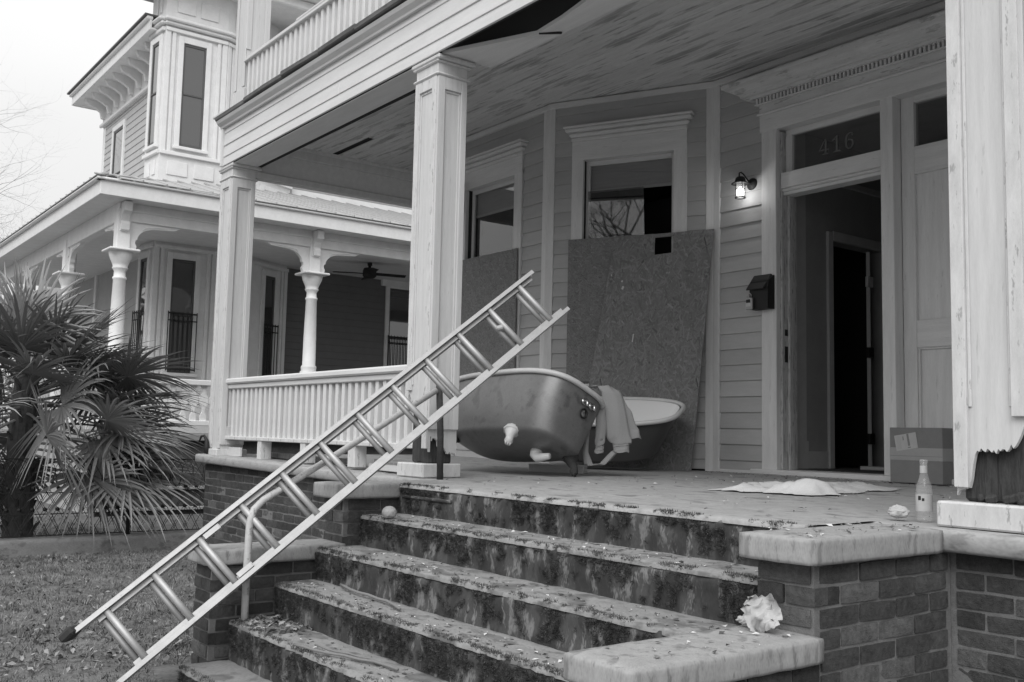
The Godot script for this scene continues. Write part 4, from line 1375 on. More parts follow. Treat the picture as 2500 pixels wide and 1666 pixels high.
func build_small_things():
	# bottle
	var b := thing("glass_bottle", "clear glass bottle standing on the porch edge by the rotten column", "bottle", V(-2.335, 0.002, -3.98))
	var s := Sh.new(true)
	s.lathe([[0.001, 0.004], [0.03, 0.0], [0.0335, 0.006], [0.0335, 0.13], [0.031, 0.15], [0.022, 0.175], [0.0155, 0.20], [0.0145, 0.245], [0.0165, 0.248], [0.0165, 0.26], [0.014, 0.262]], 28)
	part(b, "glass", s.done(), M.bottle)
	s = Sh.new(true)
	s.lathe([[0.0342, 0.045], [0.0342, 0.115]], 28)
	var lab := mt(0.5, 0.6, T.paint, Vector3(6, 6, 6))
	part(b, "label", s.done(), lab)
	s = Sh.new(true)
	s.lathe([[0.0158, 0.205], [0.0152, 0.235]], 20)
	part(b, "neck_label", s.done(), lab)
	part(b, "label_emblem", cbox(V(0.012, 0.018, 0.002), 0.001), M.iron, Transform3D(Basis(V(0, 1, 0), 0.3), V(0.0, 0.1, 0.0345)))
	part(b, "label_emblem", cbox(V(0.01, 0.012, 0.002), 0.001), M.iron, Transform3D(Basis(V(0, 1, 0), 0.5), V(0.014, 0.094, 0.0315)))
	# crumpled paper
	solid("crumpled_paper", crumple(V(0.062, 0.045, 0.05), 3, 0.5), M.paper, "crumpled white paper napkin at the foot of the clear bottle", "paper", "", Transform3D(Basis.IDENTITY, V(-2.425, 0.037, -3.93)))
	solid("crumpled_paper", paper_sheet(0.125, 0.135, 8), M.paper, "large crumpled paper leaning on the brick cheek wall above the lower coping", "paper", "", Transform3D(Basis.from_euler(V(-0.42, 0.5, 0.12)), V(-2.255, -0.325, -2.825)))
	solid("crumpled_paper", crumple(V(0.05, 0.028, 0.035), 14, 0.7), M.paper, "small flattened paper scrap beside the large crumpled paper on lower coping", "paper", "", Transform3D(Basis.IDENTITY, V(-2.37, -0.307, -2.86)))
	solid("stone", crumple(V(0.055, 0.045, 0.045), 31, 0.15), M.rock, "pale rounded stone lying on the top tread by left cheek wall", "stone", "", Transform3D(Basis.IDENTITY, V(-5.2, -0.15, -3.05)))
	# dust sheet left in folds on the porch floor
	s = Sh.new(true)
	var n := FastNoiseLite.new()
	n.seed = 5
	n.frequency = 1.5
	var c := [V(-4.30, 0, -4.85), V(-3.62, 0, -5.02), V(-3.95, 0, -6.55), V(-4.75, 0, -6.2)]
	s.grid(46, 46, func(u, v):
		var p: Vector3 = c[0].lerp(c[1], u).lerp(c[3].lerp(c[2], u), v)
		p.x += n.get_noise_2d(v * 2.5, 1.0) * 0.10
		p.z += n.get_noise_2d(u * 2.5, 7.0) * 0.10
		var y: float = 0.010 + max(0.0, n.get_noise_2d(p.x * 1.6, p.z * 0.8)) * 0.05 + pow(1.0 - absf(n.get_noise_2d(p.x * 1.4, p.z * 0.9)), 9.0) * 0.03
		var q := Vector2(p.x + 3.78, p.z + 5.16)
		y += 0.085 * exp(-pow((q.x * 0.95 + q.y * 0.3) / 0.13, 2.0)) * exp(-pow(q.y / 0.2, 2.0))
		y += 0.04 * exp(-pow((p.x + 4.15) / 0.1, 2.0)) * exp(-pow((p.z + 4.95) / 0.12, 2.0))
		var rim: float = clampf(minf(minf(u, 1.0 - u), minf(v, 1.0 - v)) * 9.0, 0.12, 1.0)
		return V(p.x, 0.004 + y * rim, p.z))
	solid("dust_sheet", s.done(), M.sheet, "rumpled pale dust sheet spread on the porch floor before the door", "cloth")
	# twigs on the treads
	for k in [[V(-5.15, -0.54, -2.72), V(-4.33, -0.545, -2.62), 0.008, "thin bare stick lying across the third tread"], [V(-4.67, -0.732, -2.22), V(-3.95, -0.735, -2.39), 0.007, "long dry palm stem lying on the fourth tread"], [V(-4.6, -0.73, -2.3), V(-4.05, -0.735, -2.38), 0.005, "short dry stem beside the long palm stem on tread"]]:
		var a: Vector3 = k[0]
		var e: Vector3 = k[1]
		var path := []
		for i in 9: path.append(a.lerp(e, i / 8.0) + V(0, absf(sin(i * 1.9)) * 0.006, sin(i * 0.8) * 0.02))
		var h := Sh.new(true)
		h.tube(path, k[2], 7)
		solid("stick", h.done(), M.palm_dry if k[2] < 0.01 else M.weathered, k[3], "stick", "sticks on the steps")
	# offcuts stored under the railing
	var cuts := [[V(-10.28, 0.075, -3.98), V(-9.6, 0.085, -3.90), 0.09, 0.03, "pale curved offcut under the railing beside the far column"],
		[V(-9.55, 0.065, -4.15), V(-8.5, 0.065, -4.1), 0.05, 0.08, "grey timber offcut lying under the railing, nearest the far column"],
		[V(-8.75, 0.055, -4.2), V(-7.7, 0.055, -4.22), 0.045, 0.09, "long grey timber offcut under the middle of the railing"],
		[V(-7.2, 0.04, -4.05), V(-6.55, 0.04, -4.0), 0.05, 0.07, "white timber offcut under the railing near the middle column"],
		[V(-7.25, 0.085, -4.12), V(-6.6, 0.085, -4.1), 0.03, 0.06, "upper white lath stacked on an offcut near the middle column"]]
	for k in cuts:
		var h := Sh.new()
		var a: Vector3 = k[0]
		var e: Vector3 = k[1]
		var x := (e - a).normalized()
		h.box((a + e) / 2, V((e - a).length(), k[2], k[3]), 0.004, Basis(x, V(0, 1, 0), x.cross(V(0, 1, 0))))
		solid("timber_offcut", h.done(), M.trim_x if k[4].contains("white") or k[4].contains("pale") else M.bare_wood, k[4], "offcut", "offcuts under the railing")
	s = Sh.new(true)
	s.tube([V(-10.27, 0.05, -3.80), V(-10.27, 0.12, -3.80), V(-10.285, 0.19, -3.80), V(-10.33, 0.235, -3.79), V(-10.385, 0.23, -3.78), V(-10.42, 0.17, -3.77)], [0.03, 0.034, 0.02, 0.014, 0.012, 0.008], 8)
	solid("iron_hook", s.done(), M.iron, "dark bent iron hook at the far corner of the porch edge", "hook")
	s = Sh.new()
	s.box(V(-5.6, 0.07, -8.7), V(0.26, 0.035, 0.14), 0.004, Basis(V(0, 1, 0), 0.25))
	solid("floor_plank", s.done(), M.inside_trim, "short plank lying on the hall floor inside the front door", "plank")
	s = Sh.new()
	s.box(V(-6.72, 0.035, -5.62), V(0.5, 0.07, 0.12), 0.004, Basis(V(0, 1, 0), 0.6))
	solid("packing_block", s.done(), M.trim_x, "pale timber block on the floor underneath the tilted bathtub", "block")

func build_litter():
	# flakes of paint, bits of leaf and grit on floor and treads
	var fl := Sh.new()
	fl.quad(V(-0.009, 0, -0.003), V(0.001, 0.002, 0.006), V(0.01, 0.0, 0.002), V(0.003, 0.003, -0.006))
	var flake := fl.done()
	var mm := MultiMesh.new()
	mm.transform_format = MultiMesh.TRANSFORM_3D
	mm.use_colors = true
	mm.mesh = flake
	var spots := []
	var put := func(n, x0, x1, z0, z1, y, bias):
		for i in n:
			var z: float = lerpf(z0, z1, pow(rng.randf(), bias))
			spots.append([V(rng.randf_range(x0, x1), y, z), rng.randf()])
	put.call(380, -5.9, -1.9, -3.4, -7.4, 0.009, 0.7)
	put.call(200, -6.5, -3.9, -7.45, -7.1, 0.009, 1.0)
	put.call(170, -5.5, -2.45, -3.28, -3.08, -0.181, 1.0)
	put.call(190, -5.5, -2.45, -3.0, -2.78, -0.368, 0.6)
	put.call(220, -5.5, -2.45, -2.72, -2.53, -0.555, 0.6)
	put.call(220, -5.5, -2.45, -2.46, -2.26, -0.744, 0.6)
	put.call(60, -2.4, -2.11, -2.9, -3.7, 0.008, 1.0)
	put.call(30, -2.4, -2.11, -2.1, -2.9, -0.324, 1.0)
	mm.instance_count = spots.size()
	for i in spots.size():
		var sc := pow(rng.randf(), 2.0) * 1.9 + 0.35
		var b := Basis.from_euler(V(rng.randfn(0, 0.25), rng.randf() * TAU, rng.randfn(0, 0.25))).scaled(V(sc, rng.randf_range(0.5, 1.6), sc * rng.randf_range(0.5, 1.2)))
		mm.set_instance_transform(i, Transform3D(b, spots[i][0]))
		var g: float = 0.09 if spots[i][1] < 0.4 else (0.22 if spots[i][1] < 0.7 else 0.6)
		mm.set_instance_color(i, Color(g, g, g))
	var o := MultiMeshInstance3D.new()
	o.name = "litter"
	o.multimesh = mm
	o.material_override = M.grass
	add_child(o)
	o.set_meta("kind", "stuff")
	tag(o, "paint flakes and leaf bits strewn on porch floor and steps", "litter")


# ---------------------------------------------------------------- the house next door
func facet(A: Vector3, B: Vector3) -> Callable:
	# returns put(parent, name, s0, s1, y0, y1, o0, o1, material, chamfer): a box on the wall from A to B; o is the distance out of the wall (towards the viewer)
	var u := (B - A).normalized()
	var n := u.cross(Vector3.UP)
	if n.dot(V(0, 0, 0) - A) < 0: n = -n
	var b := Basis(u, Vector3.UP, u.cross(Vector3.UP))
	return func(parent, called, s0, s1, y0, y1, o0, o1, mat, bv = 0.006):
		return part(parent, called, cbox(V(s1 - s0, y1 - y0, o1 - o0), bv), mat, Transform3D(b, A + u * ((s0 + s1) / 2) + V(0, (y0 + y1) / 2, 0) + n * ((o0 + o1) / 2)))

func nb_window(h: Node3D, put: Callable, s0: float, s1: float, y0: float, y1: float, guard: bool):
	var w := node(h, "window")
	var t := 0.035
	put.call(w, "frame", s0 - 0.1, s0, y0 - 0.05, y1 + 0.12, 0.0, 0.05, M.fresh)
	put.call(w, "frame", s1, s1 + 0.1, y0 - 0.05, y1 + 0.12, 0.0, 0.05, M.fresh)
	put.call(w, "frame", s0, s1, y1, y1 + 0.12, 0.0, 0.05, M.fresh)
	put.call(w, "sill", s0 - 0.12, s1 + 0.12, y0 - 0.11, y0 - 0.05, 0.0, 0.08, M.fresh)
	put.call(w, "sash", s0, s0 + t, y0 - 0.05, y1, 0.0, 0.03, M.sash)
	put.call(w, "sash", s1 - t, s1, y0 - 0.05, y1, 0.0, 0.03, M.sash)
	put.call(w, "sash", s0 + t, s1 - t, y1 - 0.05, y1, 0.0, 0.03, M.sash)
	put.call(w, "sash", s0 + t, s1 - t, y0 - 0.05, y0 + 0.02, 0.0, 0.03, M.sash)
	put.call(w, "sash", s0 + t, s1 - t, (y0 + y1) / 2 - 0.025, (y0 + y1) / 2 + 0.015, 0.0, 0.034, M.sash)
	put.call(w, "pane", s0 + t, s1 - t, y0 + 0.02, (y0 + y1) / 2 - 0.025, 0.01, 0.014, M.nb_glass, 0.0)
	put.call(w, "pane", s0 + t, s1 - t, (y0 + y1) / 2 + 0.015, y1 - 0.05, 0.01, 0.014, M.nb_glass, 0.0)
	if guard:
		# the lower panes are tilted on purpose, to mirror the sky over the other roof
		for c in w.get_children():
			if c.name.begins_with("pane"):
				var side: Vector3 = c.basis.x.normalized()
				var tip := Basis(side, deg_to_rad(1.0))
				if (tip * Vector3.UP).dot(V(1, 0, 0.3)) > 0: tip = tip.inverse()
				c.basis = tip * c.basis
		var g := node(h, "window_guard")
		var top := y0 + (y1 - y0) * 0.5
		put.call(g, "rail", s0 - 0.06, s1 + 0.06, top, top + 0.03, 0.1, 0.125, M.iron)
		put.call(g, "rail", s0 - 0.06, s1 + 0.06, top - 0.13, top - 0.11, 0.1, 0.125, M.iron)
		put.call(g, "rail", s0 - 0.06, s1 + 0.06, y0, y0 + 0.03, 0.1, 0.125, M.iron)
		var n: int = max(3, int((s1 - s0 + 0.12) / 0.085))
		for i in n + 1:
			var s: float = lerpf(s0 - 0.06, s1 + 0.04, float(i) / n)
			put.call(g, "bar", s, s + 0.018, y0 - 0.02, top + 0.05, 0.103, 0.121, M.iron)

func nb_column(h: Node3D, at: Vector3, spandrels: Array):
	var c := node(h, "porch_column")
	pbox(c, "pedestal", at + V(-0.15, 0.2, -0.15), at + V(0.15, 1.2, 0.15), M.fresh, 0.01)
	pbox(c, "pedestal_cap", at + V(-0.18, 1.2, -0.18), at + V(0.18, 1.262, 0.18), M.fresh, 0.012)
	var s := Sh.new(true)
	s.lathe([[0.15, 1.26], [0.15, 1.3], [0.125, 1.33], [0.135, 1.37], [0.13, 1.40], [0.112, 1.42], [0.108, 1.9], [0.092, 2.55], [0.105, 2.565], [0.105, 2.59], [0.088, 2.6], [0.085, 2.68], [0.11, 2.72], [0.12, 2.74], [0.105, 2.755], [0.12, 2.80], [0.165, 2.9], [0.185, 2.985]], 28, at)
	part(c, "shaft", s.done(), M.fresh)
	pbox(c, "abacus", at + V(-0.23, 2.985, -0.23), at + V(0.23, 3.025, 0.23), M.fresh, 0.012)
	pbox(c, "upper_block", at + V(-0.1, 3.025, -0.1), at + V(0.1, 3.62, 0.1), M.fresh, 0.008)
	for d in spandrels:
		# sawn brackets that turn the opening into a flat arch
		var p := PackedVector2Array([Vector2(0.1, 3.03)])
		p.append_array(PackedVector2Array([Vector2(0.2, 3.03), Vector2(0.215, 3.1), Vector2(0.19, 3.15), Vector2(0.2, 3.2)]))
		for k in 7:
			var a := PI / 2 * k / 6.0
			p.append(Vector2(0.52 - cos(a) * 0.3, 3.2 + sin(a) * 0.2))
		p.append_array(PackedVector2Array([Vector2(0.8, 3.42), Vector2(0.9, 3.475), Vector2(0.9, 3.52), Vector2(0.1, 3.52)]))
		var dir: Vector3 = d
		var n := dir.cross(Vector3.UP)
		var q := Sh.new()
		q.extrude(p, at - n * 0.04, dir, Vector3.UP, n, 0.08)
		part(c, "spandrel", q.done(), M.fresh)
		q = Sh.new()
		var bead := [at + dir * 0.3 + V(0, 3.36, 0), at + dir * 0.34 + V(0, 3.4, 0), at + dir * 0.5 + V(0, 3.425, 0), at + dir * 0.68 + V(0, 3.44, 0)]
		for k in [-1.0, 1.0]: q.tube(bead.map(func(v): return v + n * 0.042 * k), 0.012, 6)
		part(c, "scroll_bead", q.done(), M.fresh)
	# console under the eave
	var k := Sh.new()
	k.extrude(PackedVector2Array([Vector2(0.1, 3.3), Vector2(0.16, 3.32), Vector2(0.17, 3.42), Vector2(0.13, 3.46), Vector2(0.18, 3.55), Vector2(0.27, 3.6), Vector2(0.29, 3.74), Vector2(0.1, 3.74)]), at + V(0, 0, -0.06), V(1, 0, 0), V(0, 1, 0), V(0, 0, 1), 0.12)
	part(c, "console", k.done(), M.fresh)

func build_neighbour():
	M.nb_glass = mt(0.05, 0.03)
	M.nb_glass.metallic_specular = 0.7
	M.nb_glass.clearcoat_enabled = true
	M.nb_glass.clearcoat = 1.0
	M.nb_glass.clearcoat_roughness = 0.03
	var h := thing("painted_house", "freshly painted white two-storey house next door with bay and turned porch columns", "house", Vector3.ZERO)
	# --- base, porch floor and its railing
	var base := node(h, "porch_base")
	pbox(base, "base_wall", V(-20, -1.5, -15.0), V(-15.72, 0.1, -4.15), M.nb_base, 0.0)
	for y in [-0.66, -0.98, -1.28]:
		pbox(base, "ledge", V(-15.72, y, -15.0), V(-15.66, y + 0.05, -4.1), M.concrete, 0.006)
	pbox(base, "front_base", V(-26, -1.5, -4.4), V(-15.73, 0.095, -4.13), M.concrete, 0.0)
	pbox(h, "porch_floor", V(-27, 0.1, -15.0), V(-15.6, 0.2, -4.05), M.nb_deck, 0.01)
	var rl := node(h, "porch_railing")
	var vase := PackedVector2Array([Vector2(-0.05, 0.42), Vector2(0.05, 0.42), Vector2(0.05, 0.5), Vector2(0.02, 0.56), Vector2(0.025, 0.62), Vector2(0.075, 0.7), Vector2(0.075, 0.78), Vector2(0.03, 0.86), Vector2(0.03, 0.92), Vector2(0.055, 0.98), Vector2(-0.055, 0.98), Vector2(-0.03, 0.92), Vector2(-0.03, 0.86), Vector2(-0.075, 0.78), Vector2(-0.075, 0.7), Vector2(-0.025, 0.62), Vector2(-0.02, 0.56), Vector2(-0.05, 0.5)])
	var vs := Sh.new()
	vs.extrude(vase, V(-0.015, 0, 0), V(0, 0, 1), V(0, 1, 0), V(1, 0, 0), 0.03)
	var vm := vs.done()
	for seg in [[-4.5, -7.42], [-7.72, -10.65]]:
		pbox(rl, "handrail", V(-15.88, 0.98, seg[1]), V(-15.72, 1.07, seg[0]), M.fresh, 0.012)
		pbox(rl, "bottom_rail", V(-15.85, 0.34, seg[1]), V(-15.75, 0.42, seg[0]), M.fresh, 0.008)
		var z: float = seg[0] - 0.1
		while z > seg[1] + 0.05:
			part(rl, "baluster", vm, M.fresh, Transform3D(Basis.IDENTITY, V(-15.8, 0, z)))
			z -= 0.165
	pbox(rl, "handrail", V(-18.88, 0.98, -4.42), V(-15.95, 1.07, -4.26), M.fresh, 0.012)
	pbox(rl, "bottom_rail", V(-18.88, 0.34, -4.39), V(-15.95, 0.42, -4.29), M.fresh, 0.008)
	# --- columns, beam, eave
	nb_column(h, V(-15.8, 0, -4.34), [V(0, 0, -1), V(-1, 0, 0)])
	nb_column(h, V(-15.8, 0, -7.57), [V(0, 0, -1), V(0, 0, 1)])
	nb_column(h, V(-15.8, 0, -10.8), [V(0, 0, -1), V(0, 0, 1)])
	nb_column(h, V(-19.03, 0, -4.34), [V(-1, 0, 0), V(1, 0, 0)])
	nb_column(h, V(-22.26, 0, -4.34), [V(-1, 0, 0), V(1, 0, 0)])
	var bm := node(h, "porch_beam")
	pbox(bm, "side_beam", V(-15.88, 3.47, -15.0), V(-15.72, 3.76, -4.26), M.fresh, 0.008)
	pbox(bm, "side_beam_bead", V(-15.72, 3.62, -15.0), V(-15.70, 3.66, -4.24), M.fresh, 0.006)
	pbox(bm, "front_beam", V(-27.0, 3.47, -4.42), V(-15.885, 3.76, -4.262), M.fresh, 0.008)
	var ev := node(h, "porch_eave")
	pbox(ev, "soffit", V(-27.0, 3.755, -15.0), V(-15.36, 3.79, -3.9), M.fresh, 0.0)
	pbox(ev, "side_fascia", V(-15.36, 3.745, -15.0), V(-15.32, 3.96, -3.86), M.fresh, 0.006)
	pbox(ev, "front_fascia", V(-27.0, 3.745, -3.9), V(-15.325, 3.96, -3.862), M.fresh, 0.006)
	pbox(ev, "side_crown", V(-15.4, 3.96, -15.0), V(-15.27, 4.0, -3.8), M.fresh, 0.012)
	pbox(ev, "front_crown", V(-27.0, 3.96, -3.93), V(-15.275, 4.002, -3.795), M.fresh, 0.012)
	# metal roof panels: the side slope laid panel by panel, the front slope as it shows from below
	var rf := node(h, "porch_roof")
	var e0 := V(-15.25, 4.01, 0)
	var e1 := V(-19.9, 5.40, 0)
	var z := -4.1
	while z > -14.5:
		var w := 0.36
		var clip: float = clampf((-3.8 - z) / (15.25 - 19.9) * -1.0, 0.03, 1.0)
		var top := e0.lerp(e1, min(1.0, clip))
		var a := e0 + V(0, 0, z - w / 2)
		var b := top + V(0, 0, z - w / 2)
		bar(rf, "roof_panel", a, b, w - 0.012, 0.012, M.nb_roof, V(0, 0, 1), 0.002)
		bar(rf, "seam", a + V(0, 0.016, w / 2), b + V(0, 0.016, w / 2), 0.018, 0.03, M.nb_roof, V(0, 0, 1), 0.003)
		z -= w
	z = -15.3
	while z > -26.5:
		var clip: float = clampf((-15.25 - z) / 4.65, 0.04, 1.0)
		var a := V(z - 0.18, 4.01, -3.78)
		var b := a.lerp(V(z - 0.18, 4.61, -6.1), min(1.0, clip * 2.0))
		bar(rf, "roof_panel", a, b, 0.348, 0.012, M.nb_roof, V(1, 0, 0), 0.002)
		bar(rf, "seam", a + V(0.18, 0.016, 0), b + V(0.18, 0.016, 0), 0.018, 0.03, M.nb_roof, V(1, 0, 0), 0.003)
		z -= 0.36
	bar(rf, "hip_cap", V(-15.27, 4.03, -3.8), V(-18.3, 4.85, -6.3), 0.12, 0.03, M.nb_roof, V(0, 0, 1), 0.008)
	# --- the two-storey bay
	var P := [V(-19.3, 0, -5.64), V(-18.6, 0, -5.69), V(-18.6, 0, -6.9), V(-19.6, 0, -8.8)]
	for k in 3:
		var A: Vector3 = P[k]
		var B: Vector3 = P[k + 1]
		var L := (B - A).length()
		var put := facet(A, B)
		var b := node(h, "bay_wall")
		put.call(b, "wall_panel", 0.0, L, 0.2, 8.9, -0.2, -0.06, M.fresh, 0.0)
		for r in [[0.2, 1.3], [3.5, 5.55], [7.68, 8.9]]: put.call(b, "wall_panel", 0.0, L, r[0], r[1], -0.06, 0.0, M.fresh, 0.0)
		var m0: float = [0.36, 0.57, 1.58][k]
		var h0: float = [0.17, 0.22, 0.16][k]
		for r in [[1.3, 3.5], [5.55, 7.68]]:
			put.call(b, "wall_panel", 0.0, m0 - h0, r[0], r[1], -0.06, 0.0, M.fresh, 0.0)
			put.call(b, "wall_panel", m0 + h0, L, r[0], r[1], -0.06, 0.0, M.fresh, 0.0)
		for lv in [[0.2, 3.75, 1.36, 3.45], [4.8, 8.75, 5.65, 7.62]]:
			var y0: float = lv[0]
			var up := y0 > 4.0
			for e in [[0.0, 0.1], [0.13, 0.2], [L - 0.2, L - 0.13], [L - 0.1, L]]:
				if L > 0.9: put.call(b, "pilaster", e[0], e[1], lv[2] - 0.2, lv[3] + 0.2, 0.0, 0.035, M.fresh)
			put.call(b, "sill_band", 0.0, L, lv[2] - 0.24, lv[2] - 0.17, 0.0, 0.06, M.fresh)
			put.call(b, "base_panel", 0.15, L / 2 - 0.06, lv[2] - 0.62, lv[2] - 0.34, 0.0, 0.02, M.fresh, 0.012)
			put.call(b, "base_panel", L / 2 + 0.06, L - 0.15, lv[2] - 0.62, lv[2] - 0.34, 0.0, 0.02, M.fresh, 0.012)
			put.call(b, "head_band", 0.0, L, lv[3] + 0.17, lv[3] + 0.24, 0.0, 0.06, M.fresh)
			if up:
				put.call(b, "cornice", -0.03, L + 0.03, 7.9, 7.97, 0.0, 0.1, M.fresh, 0.02)
				put.call(b, "cornice", -0.05, L + 0.05, 7.97, 8.04, 0.0, 0.15, M.fresh, 0.02)
				put.call(b, "upper_panel", 0.2, L / 2 - 0.05, 8.2, 8.52, 0.0, 0.02, M.fresh, 0.012)
				put.call(b, "upper_panel", L / 2 + 0.05, L - 0.2, 8.2, 8.52, 0.0, 0.02, M.fresh, 0.012)
			var mid: float = [0.36, 0.57, 1.58][k]
			var hw: float = [0.17, 0.22, 0.16][k]
			nb_window(h, put, mid - hw, mid + hw, lv[2], lv[3], not up)
	pbox(h, "bay_roof", V(-19.8, 8.75, -9.2), V(-18.1, 8.95, -4.9), M.fresh, 0.03)
	pbox(h, "bay_roof", V(-19.8, 8.95, -9.4), V(-17.9, 9.1, -4.7), M.fresh, 0.03)
	# --- front wall of the upper storey with its bracketed eave
	var fw := node(h, "front_wall")
	pbox(fw, "wall_core", V(-24.15, 4.0, -6.4), V(-19.25, 8.0, -6.12), M.nb_siding, 0.0)
	var y := 4.5
	while y < 7.28:
		part(fw, "siding_board", cbox(V(4.7, 0.165, 0.02), 0.003), M.nb_siding, Transform3D(Basis.from_euler(V(-0.1, 0, 0)), V(-21.7, y + 0.08, -6.105)))
		y += 0.15
	pbox(fw, "corner_board", V(-24.17, 0.2, -6.13), V(-24.0, 7.3, -6.08), M.fresh, 0.006)
	pbox(fw, "corner_board", V(-19.45, 4.5, -6.13), V(-19.26, 7.3, -6.06), M.fresh, 0.006)
	pbox(fw, "lower_core", V(-33.0, 0.2, -6.4), V(-19.25, 4.0, -6.12), M.nb_siding, 0.0)
	pbox(fw, "frieze", V(-24.2, 7.28, -6.13), V(-19.6, 7.85, -6.06), M.fresh, 0.006)
	pbox(fw, "frieze_bead", V(-24.25, 7.28, -6.06), V(-19.6, 7.36, -6.0), M.fresh, 0.015)
	nb_window(h, facet(V(-19.6, 0, -6.1), V(-24.2, 0, -6.1)), 2.85, 3.6, 4.9, 6.95, false)
	var ue := node(h, "upper_eave")
	pbox(ue, "soffit", V(-24.75, 7.86, -6.3), V(-18.9, 7.9, -5.5), M.fresh, 0.0)
	pbox(ue, "fascia", V(-24.78, 7.85, -5.52), V(-18.9, 8.05, -5.48), M.fresh, 0.006)
	pbox(ue, "crown", V(-24.82, 8.05, -5.54), V(-18.9, 8.12, -5.42), M.fresh, 0.015)
	pbox(ue, "roof_edge", V(-24.88, 8.12, -12.0), V(-18.9, 8.16, -5.38), M.sash, 0.006)
	pbox(ue, "side_fascia", V(-24.8, 7.85, -12.0), V(-24.76, 8.05, -5.52), M.fresh, 0.006)
	for k in 9:
		var q := Sh.new()
		q.extrude(PackedVector2Array([Vector2(-6.06, 7.45), Vector2(-5.98, 7.46), Vector2(-5.95, 7.6), Vector2(-5.82, 7.68), Vector2(-5.66, 7.74), Vector2(-5.6, 7.86), Vector2(-6.06, 7.86)]), V(-24.1 + k * 0.55, 0, 0), V(0, 0, 1), V(0, 1, 0), V(1, 0, 0), 0.1)
		part(ue, "bracket", q.done(), M.fresh)
	# --- side wall: light boards above the porch roof, below it the siding is coloured darker for its shade
	var sw := node(h, "side_wall")
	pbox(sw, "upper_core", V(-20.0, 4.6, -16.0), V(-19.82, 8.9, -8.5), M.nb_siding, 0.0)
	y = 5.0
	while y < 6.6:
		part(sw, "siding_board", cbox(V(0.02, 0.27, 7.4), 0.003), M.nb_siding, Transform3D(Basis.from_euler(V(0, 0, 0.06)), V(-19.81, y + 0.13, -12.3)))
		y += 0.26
	pbox(sw, "flashing", V(-19.82, 5.36, -15.9), V(-19.76, 5.48, -8.9), M.fresh, 0.006)
	pbox(sw, "lower_core", V(-20.0, 0.2, -16.0), V(-19.82, 3.76, -8.5), M.nb_wall_shaded, 0.0)
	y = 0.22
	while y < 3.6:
		part(sw, "siding_board", cbox(V(0.02, 0.165, 7.4), 0.003), M.nb_wall_shaded, Transform3D(Basis.from_euler(V(0, 0, 0.1)), V(-19.81, y + 0.08, -12.3)))
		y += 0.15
	pbox(h, "porch_back_wall", V(-20.0, 0.2, -15.1), V(-15.9, 3.76, -15.0), M.nb_wall_shaded, 0.0)
	pbox(h, "side_door_frame", V(-19.82, 3.62, -12.75), V(-19.72, 3.98, -11.2), M.fresh, 0.01)
	nb_window(h, facet(V(-19.8, 0, -11.25), V(-19.8, 0, -13.0)), 0.17, 1.0, 1.3, 3.58, true)
	pbox(h, "roof_core", V(-24.8, 8.1, -16.0), V(-18.9, 8.14, -6.0), M.sash, 0.0)
	var fan := thing("ceiling_fan", "dark ceiling fan under the porch roof of the white house", "fan", V(-17.9, 3.74, -9.85))
	var s := Sh.new(true)
	s.lathe([[0.05, 0.0], [0.05, -0.05], [0.03, -0.06], [0.03, -0.1], [0.12, -0.11], [0.14, -0.16], [0.14, -0.27], [0.1, -0.31], [0.001, -0.32]], 20)
	part(fan, "motor", s.done(), M.iron)
	for k in 4:
		var a := TAU * k / 4.0 + 0.35
		var d := V(cos(a), 0, sin(a))
		bar(fan, "blade", d * 0.12 + V(0, -0.22, 0), d * 0.75 + V(0, -0.23, 0), 0.13, 0.012, M.iron, V(-sin(a), 0.25, cos(a)), 0.004)


